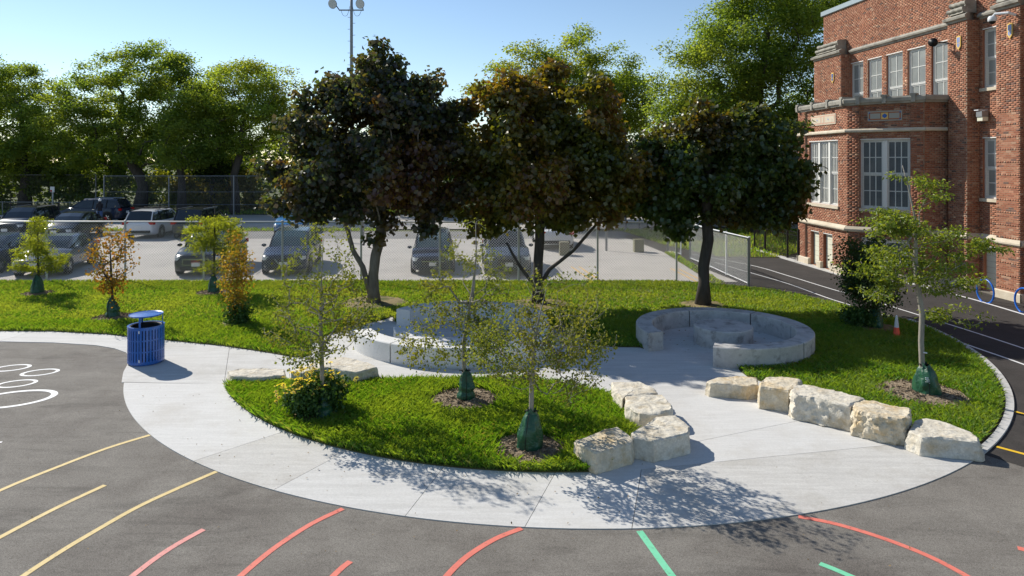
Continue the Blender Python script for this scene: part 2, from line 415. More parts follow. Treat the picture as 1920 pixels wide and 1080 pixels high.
def gridsheet(name, x0, x1, y0, y1, z, m):
    return link_mesh(name, [(x0, y0, z), (x1, y0, z), (x1, y1, z), (x0, y1, z)], [(0, 1, 2, 3)], m)
o = gridsheet('ground', -700, 700, -60, 1200, -.08, MAT['earth']); tag(o, 'rough grassy ground reaching to the horizon', kind='structure')
o = gridsheet('playground_asphalt', -45, 45, 1.0, 25.2, 0, MAT['asphalt']); tag(o, 'worn grey brown playground asphalt in the foreground', kind='structure')
o = gridsheet('parking_lot', -60, 9.5, 25.2, 43.0, .0, MAT['lot']); tag(o, 'pale concrete parking lot beyond the chain link fence', kind='structure')
o = gridsheet('road', -90, 60, 44.6, 56.0, .0, MAT['lot']); tag(o, 'far driveway crossing behind the parking lot', kind='structure')
bd = gridsheet('asphalt_apron', -60, 9.5, 39.0, 43.0, .004, MAT['road']); tag(bd, 'dark asphalt strip along the far side of the lot', kind='structure')
# new asphalt running track between lawn and school
edge = [(1848, 853.5), (1920, 876), (2300, 985)]
trk = PX([(2300, 985), (1920, 876), (1848, 853.5), (1800, 760), (1600, 640), (1400, 560)]) + [(6.0, 25.2), (8.35, 25.2), (6.6, 40), (9.0, 46), (16, 46), (16, 15), (26, 9)]
o = sheet('running_path_asphalt', trk, .004, MAT['asphalt_new']); tag(o, 'new black asphalt path beside the school', kind='structure')
# the concrete, cut into slabs
arcO = lambda pa, pb, n=50: arc(CO, RO, ang(CO, G(*pa)), ang(CO, G(*pb)) , n)
a_l = ang(CO, G(228, 718)); a_r = ang(CO, G(1846, 857)); a_m = ang(CO, G(1258, 991))
if a_l > 0: a_l -= 2 * math.pi
mid_in = [(430, 722), (560, 760), (800, 800), (1000, 830), (1150, 830), (1190, 862), (1206, 889)]
polyA = arc(CO, RO, a_l, a_m, 60) + PX(mid_in[::-1])
polyB = arc(CO, RO, a_m, a_r, 40) + PX([(1835, 815), (1600, 770), (1450, 752), (1330, 740), (1252, 752), (1215, 790), (1190, 862), (1206, 889)])
polyC = PX([(228, 718), (231, 699), (238, 686), (244, 674), (237, 662), (215, 654), (180, 648), (100, 643), (0, 641), (-600, 630)]) + \
        PX([(-600, 612), (0, 618), (230, 626), (500, 655), (600, 628), (737, 590)]) + arc(C1, 2.5, 2.55, -.1, 20) + PX([(1100, 635), (1180, 645)]) + \
        arc(C2, 1.95, 3.3, -.9, 20) + PX([(1420, 690), (1500, 725), (1450, 752), (1330, 740), (1252, 752), (1215, 790), (1190, 862)]) + PX(mid_in[:5][::-1])
def make_bm(poly):
    bm = bmesh.new(); f = bm.faces.new([bm.verts.new((x, y, .012)) for x, y in poly]); bm.normal_update()
    if f.normal.z < 0: f.normal_flip()
    bmesh.ops.triangulate(bm, faces=[f]); return bm
def cut(pieces, pa, pb, g=.0042):
    a, b = np.array(G(*pa)), np.array(G(*pb)); t = (b - a) / np.linalg.norm(b - a); n = np.array((-t[1], t[0])); out = []
    for bm in pieces:
        d = [(v.co.x - a[0]) * n[0] + (v.co.y - a[1]) * n[1] for v in bm.verts]
        if not d or min(d) > -.05 or max(d) < .05: out.append(bm); continue
        for s in (1, -1):
            c = bm.copy(); q = a + n * g * s
            bmesh.ops.bisect_plane(c, geom=c.verts[:] + c.edges[:] + c.faces[:], plane_co=(q[0], q[1], 0), plane_no=(-n[0] * s, -n[1] * s, 0), clear_outer=True)
            if sum(f.calc_area() for f in c.faces) > .02: out.append(c)
        bm.free()
    return out
walk = empty('sidewalk', (0, 12, 0), 'pale broomed concrete sidewalk and plaza in large cut slabs', 'sidewalk', kind='structure')
def cuts(poly, lines):
    ps = [make_bm(poly)]
    for l in lines: ps = cut(ps, *l)
    return ps
A = cuts(polyA, [((517, 918), (650, 847)), ((763, 965), (832, 877)), ((985, 988), (1040, 890)), ((375, 862), (539, 808)), ((1185, 991), (1206, 860))])
B = cuts(polyB, [((1313, 828), (1503, 789)), ((1310, 871), (1634, 839))])
Cc = cuts(polyC, [((762, 711), (806, 694)), ((35, 630), (0, 640)), ((430, 655), (420, 720)), ((1015, 722), (1120, 645)), ((-250, 630), (-230, 620))])
for k, bm in enumerate(A + B + Cc):
    bmesh.ops.recalc_face_normals(bm, faces=bm.faces)
    for f in bm.faces:
        if f.normal.z < 0: f.normal_flip()
    be = [e for e in bm.edges if e.is_boundary]
    r = bmesh.ops.extrude_edge_only(bm, edges=be)
    for v in [g for g in r['geom'] if isinstance(g, bmesh.types.BMVert)]: v.co.z = -.02
    me = bpy.data.meshes.new('slab'); bm.to_mesh(me); bm.free(); me.materials.append(MAT[('concrete2', 'concrete', 'concrete3', 'concrete2', 'concrete')[(k * 2 + (k > 4)) % 5]])
    s_ = bpy.data.objects.new('slab', me); COL.objects.link(s_); setpar(s_, walk)

# kerb segments round the right-hand lawn
kerb = empty('kerb', (CK[0] + RK, CK[1], 0), 'curved concrete kerb between the right lawn and the black path', 'kerb', kind='structure')
ak0 = ang(CK, G(1846, 856)); ak1 = ang(CK, G(1690, 600)); nseg = 5
for i in range(nseg):
    a0 = ak0 + (ak1 - ak0) * i / nseg + .0006; a1 = ak0 + (ak1 - ak0) * (i + 1) / nseg - .0006
    mb = MB(); pa = arc(CK, RK, a0, a1, 24) + arc(CK, RK - .125, a1, a0, 24); mb.prism(pa, -.03, .035)
    mb.build('kerb_stone', MAT['kerb'], kerb)

# lawns -------------------------------------------------------------
lawn_lo = [(-600, 612), (0, 622), (100, 622.5), (200, 628), (237, 632), (320, 640), (420, 650), (500, 662), (545, 670), (570, 671), (584, 664), (580, 651), (594, 637), (658, 614), (717, 601), (737, 594)]
backyard = PX(lawn_lo) + arc(C1, 2.2, 2.62, .1, 18) + PX([(1052, 606), (1080, 625), (1106, 644), (1125, 650.5), (1160, 652), (1200, 652.5)]) + \
    arc(C2, 2.02, 3.5, -1.1, 34) + PX([(1373, 680), (1388, 697), (1402, 708), (1500, 742), (1600, 778), (1700, 808), (1790, 836), (1842, 848)]) + \
    arc(CK, RK - .17, ang(CK, G(1852, 850)), ang(CK, G(1740, 613)), 30) + PX([(1680, 601), (1620, 585), (1560, 569), (1500, 556), (1450, 546), (1405, 541)]) + [(6.0, 25.15), (-40, 25.15)]
ai0 = ang(CI, G(427, 728)); ai1 = ang(CI, G(1112, 887))
if ai0 > 0: ai0 -= 2 * math.pi
island = arc(CI, RI, ai0, ai1, 40) + PX([(1128, 882), (1175, 850), (1190, 800), (1165, 770), (1150, 748), (1060, 725), (980, 716), (900, 716), (800, 716), (715, 718), (660, 728), (550, 722), (432, 724)])
def lawn(name, poly, mat, label, circles=()):
    o = sheet(name, poly, .030, mat, th=.06); tag(o, label, kind='structure'); return o
lawn('back_lawn', backyard, MAT['soil'], 'sunlit green lawn around the trees and seat rings')
lawn('island_lawn', island, MAT['soil'], 'long grass island inside the curved sidewalk')

def blades(name, P, label, mat, h=(.07, .13), w=.010, z0=.03, lean=.5, seed=1):
    r = np.random.default_rng(seed); n = len(P)
    a = r.uniform(0, 2 * np.pi, n); hh = r.uniform(h[0], h[1], n); la = r.uniform(0, 2 * np.pi, n); ln = r.uniform(.1, lean, n) * hh * 1.6
    dx, dy = np.cos(a) * w, np.sin(a) * w; lx, ly = np.cos(la) * ln, np.sin(la) * ln
    V = np.zeros((n, 4, 3), np.float32)
    V[:, 0] = np.c_[P[:, 0] - dx, P[:, 1] - dy, np.full(n, z0)]
    V[:, 1] = np.c_[P[:, 0] + dx, P[:, 1] + dy, np.full(n, z0)]
    V[:, 2] = np.c_[P[:, 0] + dx * .7 + lx * .45, P[:, 1] + dy * .7 + ly * .45, z0 + hh * .65]
    V[:, 3] = np.c_[P[:, 0] + lx, P[:, 1] + ly, z0 + hh * .95]
    b = np.arange(n)[:, None] * 4
    F = np.concatenate([b + [0, 1, 2], b + [0, 2, 3]], 0)
    o = link_mesh(name, V.reshape(-1, 3), F, mat); tag(o, label, 'grass', kind='stuff'); return o

TREES = dict(T1=G(607, 786), T2=G(872, 754), T3=G(993, 847), R1=G(1731, 741), R2=G(1641, 616), LA=G(70, 553), LB=G(212, 598), LC=G(400, 551), LD=G(440, 609),
             M1=G(700, 570), M2=G(1012, 573), M3=G(1318, 574), FL=G(590, 784))
beds = [('T2', .72, 'tan dry mulch circle round the middle young tree of the island', 'mulch'), ('T3', .62, 'brown mulch circle round the young tree in the front of the island', 'mulch'),
        ('R1', .80, 'tan mulch circle round the tall young tree on the right lawn', 'mulch'), ('LA', .55, 'mulch circle round the leftmost feathery sapling', 'mulch'),
        ('LB', .60, 'mulch circle round the orange leaved sapling behind the blue bin', 'mulch'), ('LC', .62, 'mulch circle under the feathery sapling beside the orange shrub', 'mulch'),
        ('M1', 1.25, 'bare worn earth under the left maple', 'drygrass'), ('M2', 1.1, 'bare worn earth under the middle maple', 'drygrass'), ('M3', .8, 'bare worn earth under the right maple', 'drygrass'),
        ('R2', .7, 'bare earth round the dark bagged sapling near the cone', 'drygrass'), ('FL', .5, 'bare earth under the yellow flower bush', 'drygrass'), ('LD', .45, 'bare earth under the orange shrub', 'drygrass')]
circ = []
for key, r0, lab, mt in beds:
    c = TREES[key]; circ.append((c[0], c[1], r0 * (.94 if mt == 'mulch' else .8)))
    n = 40; pts = []
    for i in range(n):
        t = 2 * math.pi * i / n; rr = r0 * (1 + .10 * math.sin(3 * t + c[0]) + .06 * math.sin(7 * t + c[1]) + random.uniform(-.03, .03)); pts.append((c[0] + rr * math.cos(t), c[1] + rr * math.sin(t)))
    V = [(c[0], c[1], .085)] + [(c[0] + (x - c[0]) * .6, c[1] + (y - c[1]) * .6, .07 + random.uniform(-.01, .01)) for x, y in pts] + [(x, y, .031) for x, y in pts]
    F = [(0, 1 + i, 1 + (i + 1) % n) for i in range(n)] + [(1 + i, 1 + n + i, 1 + n + (i + 1) % n, 1 + (i + 1) % n) for i in range(n)]
    o = link_mesh('mulch_circle' if mt == 'mulch' else 'bare_earth', V, F, MAT[mt], smooth=True); tag(o, lab, 'mulch' if mt == 'mulch' else 'bare earth', kind='stuff')
    if mt == 'mulch':     # chips lying on it
        k = 1500; rr = r0 * np.sqrt(RNG.uniform(0, 1, k)); t = RNG.uniform(0, 2 * np.pi, k); mb = []
        P = np.c_[c[0] + rr * np.cos(t), c[1] + rr * np.sin(t), .092 - .05 * (rr / r0) ** 1.5 + RNG.uniform(-.01, .012, k)]
        a = RNG.uniform(0, np.pi, k); L_ = RNG.uniform(.012, .035, k); W_ = RNG.uniform(.004, .010, k); tl = RNG.uniform(-.012, .012, (k, 2))
        u = np.c_[np.cos(a), np.sin(a)]; v = np.c_[-np.sin(a), np.cos(a)]
        Q = np.zeros((k, 4, 3)); 
        for j, (s1, s2) in enumerate(((-1, -1), (1, -1), (1, 1), (-1, 1))):
            Q[:, j, :2] = P[:, :2] + u * (L_ * s1)[:, None] + v * (W_ * s2)[:, None]; Q[:, j, 2] = P[:, 2] + tl[:, 0] * s1 + tl[:, 1] * s2
        F = np.arange(k * 4).reshape(k, 4)
        o2 = link_mesh('wood_chips', Q.reshape(-1, 3), F, MAT['mulch'], parent=o); o2['kind'] = 'stuff'

P = sample_poly(island, 3600, RNG, circ); blades('grass', P, 'long uneven grass blades on the island', MAT['grass'], h=(.05, .16), w=.0055, lean=.8, seed=2)
Pb = sample_poly(backyard, 1400, RNG, circ)
Pb = Pb[(Pb[:, 0] > -20)]
nearR = (Pb[:, 1] < 19)
blades('grass', Pb[nearR], 'grass blades on the right lawn and left verge', MAT['grass'], h=(.05, .13), w=.0075, lean=.8, seed=3)
far = Pb[~nearR]; far = far[RNG.random(len(far)) < .6]
blades('grass', far, 'grass blades on the far lawn by the fence', MAT['grass_far'], h=(.05, .11), w=.015, lean=.8, seed=4)
# ragged blades along the edges
# fallen leaves and litter on the paving
def litter(name, region, n, mat, label, size=(.02, .05), z=.018, seed=5):
    r = np.random.default_rng(seed); lo = np.min(region, 0); hi = np.max(region, 0)
    P = r.uniform(lo, hi, (n * 3, 2)); P = P[in_poly(P, region)][:n]; k = len(P)
    a = r.uniform(0, 6.28, k); s = r.uniform(size[0], size[1], k); Q = np.zeros((k, 4, 3))
    for j in range(4):
        t = a + j * np.pi / 2; rr = s * (1 if j % 2 == 0 else .55)
        Q[:, j] = np.c_[P[:, 0] + rr * np.cos(t), P[:, 1] + rr * np.sin(t), z + r.uniform(0, .02, k)]
    o = link_mesh(name, Q.reshape(-1, 3), np.arange(k * 4).reshape(k, 4), mat); tag(o, label, 'leaves', kind='stuff')
MAT['deadleaf'] = M('dead_leaf', (.16, .09, .03), (.30, .20, .07), scale=4, rough=.9)
litter('fallen_leaves', polyA + [], 70, MAT['deadleaf'], 'few small dry leaves on the front sidewalk', size=(.008, .022))
litter('fallen_leaves', arc(C2, 1.6, 0, 6.2, 20), 45, MAT['deadleaf'], 'dry leaves inside the right seat ring', seed=6, size=(.015, .035))
litter('fallen_leaves', PX([(900, 540), (1300, 545), (1300, 575), (900, 590)]), 500, MAT['deadleaf'], 'dry leaves on the grass under the maples', seed=8, z=.10)
litter('fallen_leaves', PX([(0, 700), (1900, 900), (1900, 1080), (0, 1080)]), 160, MAT['deadleaf'], 'scattered crumbs and dry leaves on the asphalt', seed=9, z=.006, size=(.005, .014))

# ------------------------------------------------------------------ painted play markings on the asphalt
def mk(pts, w, m, label, z=.004, smooth=8, group=None, cat='painted line'):
    paint('painted_line', catmull(PX(pts), smooth), w, z, MAT[m], label, cat, group)
mk([(281, 816), (200, 841), (100, 879), (0, 920), (-150, 992)], .075, 'yl_paint', 'long pale yellow line ending at the crescent, uppermost of the three')
mk([(197, 910), (130, 941), (60, 976), (-60, 1040)], .075, 'yl_paint', 'short pale yellow line, middle of the three on the left')
mk([(407, 884), (340, 913), (260, 950), (180, 995), (110, 1037), (30, 1090), (-60, 1160)], .075, 'yl_paint', 'long yellow line nearest the camera, running off at the lower left')
mk([(382, 993), (330, 1022), (285, 1052), (230, 1095)], .078, 'pk_paint', 'short pale coral line left of the longer coral line')
mk([(643, 954), (585, 982), (530, 1017), (490, 1047), (440, 1090)], .078, 'co_paint', 'coral line running down from the crescent edge, left one')
mk([(657, 1053), (640, 1066), (610, 1095)], .078, 'co_paint', 'small coral stub cut off by the bottom edge')
mk([(978, 991), (930, 1010), (885, 1037), (855, 1062), (825, 1095)], .078, 'co_paint', 'curved coral line below the middle of the crescent')
mk([(1199, 996), (1222, 1028), (1245, 1060), (1275, 1100)], .085, 'mi_paint', 'mint green line touching the crescent, left of the two mint lines')
mk([(1537, 1057), (1570, 1070), (1620, 1092)], .078, 'mi_paint', 'short mint green line at the bottom edge')
mk([(1497, 969), (1560, 981), (1630, 1001), (1700, 1026), (1760, 1052), (1830, 1090)], .078, 'co_paint', 'long coral line curving away right from the crescent edge')
mk([(1908, 1028), (1925, 1032), (1960, 1042)], .09, 'co_paint', 'coral stub at the right edge of the asphalt')
mk([(-20, 832), (4, 829)], .05, 'wh_paint', 'tiny white line tip at the left edge')
def ring(pxc, rx_, w, label, n=56, b=.68, ph=.35):
    c = G(*pxc); V = []; F = []
    for i in range(n):
        t = 2 * math.pi * i / n
        for r, q in ((rx_, rx_ * b), (rx_ - w, rx_ * b - w * .8)): V.append((c[0] + r * math.cos(t) * math.cos(ph) - q * math.sin(t) * math.sin(ph), c[1] + r * math.cos(t) * math.sin(ph) + q * math.sin(t) * math.cos(ph), .004))
    F = [(2 * i, 2 * ((i + 1) % n), 2 * ((i + 1) % n) + 1, 2 * i + 1) for i in range(n)]
    o = link_mesh('painted_ring', V, F, MAT['wh_paint']); tag(o, label, 'painted ring', 'white painted rings on the asphalt')
ring((22, 690), .365, .075, 'small white painted ring farthest from the camera, nearest the sidewalk')
ring((75, 698.5), .36, .075, 'small white painted ring furthest to the right')
ring((31, 719.5), .365, .075, 'small white painted ring just above the large one')
ring((22, 748.5), .74, .115, 'large white painted oval ring nearest the camera')
ring((-45, 705), .34, .075, 'small white painted ring at the left edge of the photo')
# track lines
lnA = [(1300, 477), (1408, 497.5), (1480, 518), (1560, 542.5), (1624, 560), (1689.6, 580.7), (1800, 615), (1920, 654), (2100, 716)]
lnB = [(1340, 492), (1407.5, 511.7), (1480, 533), (1554.8, 560), (1640, 586), (1725, 614.8), (1820, 649), (1920, 684), (2100, 752)]
mk(lnA, .065, 'wh_paint', 'white lane line on the black path, the one nearer the school', z=.008)
mk(lnB, .065, 'wh_paint', 'white lane line on the black path, the one nearer the lawn', z=.008)
mk([(1640, 513), (1700, 530), (1809, 557.4), (1860, 572), (1920, 590), (2000, 614)], .10, 'wh_paint', 'white strip under the blue bike hoops', z=.008)
mk([(1868, 838), (1920, 852), (1990, 870)], .075, 'yl_paint2', 'bright yellow line on the black path, nearer one', z=.008)
mk([(1903, 772), (1925, 778), (1980, 790)], .075, 'yl_paint2', 'bright yellow line on the black path, farther one', z=.008)
for i, (a, b, t) in enumerate([((1071, 500), (1115, 530), 'leftmost'), ((1086, 500), (1130, 530), 'second'), ((1257, 503), (1315, 533), 'third'), ((1272, 504), (1335, 535), 'rightmost')]):
    mk([a, b], .08, 'or_paint', t + ' faded orange parking line seen through the fence', z=.004, smooth=2, group='orange parking lines')
# grass strips in the lot and beyond
def strip_grass(name, poly, label, dens=120, h=(.08, .2), w=.03):
    o = sheet(name, poly, .02, MAT['soil']); tag(o, label, kind='structure')
    P = sample_poly(poly, dens, RNG); blades('grass', P, 'grass blades of the ' + label, MAT['grass_far'], h=h, w=w, z0=.02, seed=11)
strip_grass('grass_strip', [(-40, 43.0), (-8, 43.0), (-8, 44.5), (-40, 44.5)], 'grass strip between the lot and the driveway', dens=60)
strip_grass('verge', PX([(1245, 474), (1262, 474), (1362, 534), (1340, 534)]), 'diagonal grass strip inside the lot corner', dens=140, h=(.05, .12))
strip_grass('verge', [(-90, 56), (70, 56), (70, 60), (-90, 60)], 'far verge before the trees', dens=14, h=(.1, .3), w=.06)
strip_grass('lawn', [(9.6, 31.6), (12.3, 31.4), (22, 41), (22, 44), (6.8, 44), (8.0, 36)], 'shaded lawn behind the black iron fence', dens=60)

# ------------------------------------------------------------------ seat rings
def sector(C, r0, r1, a0, a1, z1, ch=.018, n=None):
    n = n or max(4, int(abs(a1 - a0) * 14)); V = []; F = []
    prof = [(r1, 0), (r1, z1 - ch), (r1 - ch, z1), (r0 + ch, z1), (r0, z1 - ch), (r0, 0)]; k = len(prof)
    for i in range(n + 1):
        t = a0 + (a1 - a0) * i / n
        for r, z in prof: V.append((C[0] + r * math.cos(t), C[1] + r * math.sin(t), z))
    for i in range(n):
        for j in range(k - 1): F.append((i * k + j, (i + 1) * k + j, (i + 1) * k + j + 1, i * k + j + 1))
    F.append(tuple(range(k - 1, -1, -1))); F.append(tuple(n * k + j for j in range(k)))
    return V, F
def seatring(name, C, segs, z1, r0, r1, mat, label, gap=.02):
    e = empty(name, (C[0], C[1], 0), label, 'concrete bench')
    for a0, a1 in segs:
        a0, a1 = math.radians(a0), math.radians(a1); g = gap / r1
        V, F = sector(C, r0, r1, min(a0, a1) + g, max(a0, a1) - g, z1)
        o = link_mesh('bench_block', V, F, MAT[mat], e); smooth_by_angle(o, 30)
    return e
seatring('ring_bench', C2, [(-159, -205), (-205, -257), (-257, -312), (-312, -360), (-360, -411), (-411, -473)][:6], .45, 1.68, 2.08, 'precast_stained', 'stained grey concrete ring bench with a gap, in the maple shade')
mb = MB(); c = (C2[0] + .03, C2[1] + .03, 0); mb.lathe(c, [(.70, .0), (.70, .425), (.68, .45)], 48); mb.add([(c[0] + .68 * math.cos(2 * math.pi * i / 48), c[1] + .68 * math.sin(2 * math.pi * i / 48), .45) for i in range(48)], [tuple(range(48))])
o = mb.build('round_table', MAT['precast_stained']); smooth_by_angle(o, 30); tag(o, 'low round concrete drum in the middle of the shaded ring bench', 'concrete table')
seatring('ring_bench', C1, [(206, 239), (239, 283), (283, 322)], .45, 2.40, 2.83, 'precast', 'sunlit outer arc of the concrete seating, nearest the island')
seatring('ring_bench', C1, [(187, 243), (243, 300), (300, 345)], .28, 1.28, 1.78, 'precast', 'low inner arc of concrete seating behind the sunlit outer arc')
seatring('ring_bench', C1, [(152, 95), (95, 40), (40, -8)], .46, 1.72, 2.17, 'precast', 'tall back arc of the concrete seating, shaded by the left maple')

# ------------------------------------------------------------------ boulders
def boulder(px, h, label, mat, seed, flare=.03, rough=.030):
    r = random.Random(seed)
    T = [G(x, y, h) for x, y in px]; n = 110
    c = np.mean(T, 0); a = np.array(T + [T[0]]); seg = np.r_[0, np.cumsum(np.hypot(*np.diff(a, axis=0).T))]
    s = np.linspace(0, seg[-1], n, endpoint=False); R = np.c_[np.interp(s, seg, a[:, 0]), np.interp(s, seg, a[:, 1])]
    if np.sum(R[:, 0] * np.roll(R[:, 1], -1) - R[:, 1] * np.roll(R[:, 0], -1)) < 0: R = R[::-1]
    V = []; F = []; L = 17; off = Vector((seed * 7.3, seed * 3.1, 0))
    def nz(p, sc, o=0): return mnoise.fractal(Vector(p) * sc + off + Vector((o, 0, 0)), .9, 2.1, 5)
    for l in range(L + 1):
        z = h * l / L
        for i in range(n):
            d = R[i] - c; dn = d / (np.linalg.norm(d) + 1e-6); f = flare * (1 - z / h)
            p = (R[i][0] + dn[0] * f, R[i][1] + dn[1] * f, z)
            cell = mnoise.voronoi(Vector((p[0] * 3.0, p[1] * 3.0, p[2] * 5)) + off)[0]
            dd = .55 * rough * nz(p, 3.2) + rough * .7 * (cell[1] - cell[0]) - rough * .35 + .45 * rough * nz(p, 11) + .16 * rough * nz(p, 27)
            if l == L: dd -= .022
            if l == 0: dd -= .03
            V.append((p[0] + dn[0] * dd, p[1] + dn[1] * dd, z + (.016 * nz(p, 3.5, 5) if l == L else (0 if l == 0 else .012 * nz(p, 6, 3)))))
    K = 9
    for k in range(1, K + 1):
        q = 1 - k / K
        for i in range(n):
            x, y = c + (np.array(V[L * n + i][:2]) - c) * q; V.append((x, y, h + .020 * nz((x, y, h), 2.6, 5) + .010 * nz((x, y, h), 14, 5) + .012 * (1 - q)))
            if k == K: break
        if k == K: break
    for l in range(L + K - 1):
        for i in range(n): F.append((l * n + i, l * n + (i + 1) % n, (l + 1) * n + (i + 1) % n, (l + 1) * n + i))
    top = (L + K - 1) * n
    for i in range(n): F.append((top + i, top + (i + 1) % n, len(V) - 1))
    o = link_mesh('boulder', V, F, MAT[mat]); smooth_by_angle(o, 24)
    tag(o, label, 'boulder', 'limestone boulders edging the lawns'); return o
def Z7(l): return [(1050 + x / 2.207, 640 + y / 2.207) for x, y in l]
def Z6(l): return [(400 + x / 2.4, 540 + y / 2.4) for x, y in l]
boulder(Z7([(213, 168), (330, 165), (400, 200), (406, 214), (340, 222), (270, 226), (258, 238), (216, 196)]), .30, 'square cream boulder at the back of the clustered four', 'limestone_grey', 1)
boulder(Z7([(268, 226), (330, 219), (425, 219), (468, 268), (466, 285), (400, 300), (330, 298), (272, 268)]), .32, 'smooth flat topped boulder second from the back of the four', 'limestone_grey', 2)
boulder(Z7([(292, 375), (345, 350), (398, 308), (480, 305), (535, 345), (532, 378), (455, 398), (388, 412), (300, 395)]), .33, 'wide pale boulder of the four, standing out on the paving', 'limestone_grey', 3)
boulder(Z7([(58, 412), (130, 385), (180, 360), (240, 352), (272, 375), (303, 402), (290, 422), (215, 443), (150, 462), (100, 442)]), .32, 'yellow stained boulder nearest the camera, branch shadows on its top', 'limestone', 4)
boulder(Z7([(604, 166), (640, 150), (735, 142), (815, 150), (822, 180), (770, 184), (700, 178), (625, 174)]), .27, 'long low boulder at the far left end of the right row', 'limestone', 5)
boulder(Z7([(822, 168), (850, 147), (920, 142), (1003, 158), (1000, 176), (945, 205), (900, 198), (826, 190)]), .40, 'narrow tall boulder, second from the left in the right row', 'limestone', 6)
boulder(Z7([(947, 204), (965, 180), (1010, 177), (1110, 195), (1262, 235), (1205, 268), (1150, 258), (1050, 236), (965, 222)]), .44, 'longest rough boulder in the middle of the right row', 'limestone_grey', 7, rough=.07)
boulder(Z7([(1206, 264), (1240, 238), (1300, 245), (1452, 275), (1453, 300), (1425, 324), (1300, 308), (1210, 284)]), .43, 'tall yellowish boulder, second from the right in the right row', 'limestone', 8, rough=.07)
boulder(Z7([(1440, 370), (1470, 322), (1510, 315), (1600, 335), (1700, 372), (1738, 400), (1735, 416), (1620, 402), (1500, 396)]), .29, 'low wedge shaped boulder at the right end, touching the kerb', 'limestone_grey', 9, flare=.08)
boulder(Z6([(62, 372), (120, 362), (230, 360), (322, 364), (322, 392), (200, 400), (84, 396)]), .20, 'thin layered grey boulder at the left tip of the island', 'limestone_grey', 10)
boulder(Z6([(350, 372), (470, 316), (600, 310), (700, 335), (742, 356), (700, 366), (640, 380), (560, 366), (480, 362), (400, 380)]), .30, 'big domed boulder behind the flower bush', 'limestone_grey', 11)
# ------------------------------------------------------------------ the school
class Plane:
    """vertical wall plane from plan point a to b; outward normal on the side of 'out'"""
    def __init__(s, a, b, out):
        s.a = np.array(a, float); s.b = np.array(b, float); d = s.b - s.a; s.L = float(np.linalg.norm(d)); s.u = d / s.L
        n = np.array((-s.u[1], s.u[0])); s.n = n if np.dot(n, np.array(out) - s.a) > 0 else -n
        s.flip = (s.u[0] * s.n[1] - s.u[1] * s.n[0]) > 0
    def p(s, u, z, d=0.0):
        q = s.a + s.u * u + s.n * d; return (q[0], q[1], z)
    def at(s, px):            # u where the photo column px meets the plane
        r = (px - 960) / FPX; return float((r * s.a[1] - s.a[0]) / (s.u[0] - r * s.u[1]))
    def box(s, mb, u0, u1, z0, z1, d0, d1, mi=0):
        V = [s.p(u, z, d) for u in (u0, u1) for z in (z0, z1) for d in (d0, d1)]
        mb.add(V, [(0, 1, 3, 2), (4, 6, 7, 5), (0, 4, 5, 1), (2, 3, 7, 6), (0, 2, 6, 4), (1, 5, 7, 3)], mi)
CAMP = (0, 0)
BX = lambda Y: 18.15 - .078 * Y          # main wall
PXX = lambda Y: 17.68 - .078 * Y         # pilaster faces
school = empty('school_building', (16.5, 24, 0), 'red brick school with stone bands, tall sash windows and a projecting bay', 'school')
BR, BH, BW = .0677, .057, .203
brick_me = None
piece_n = 0
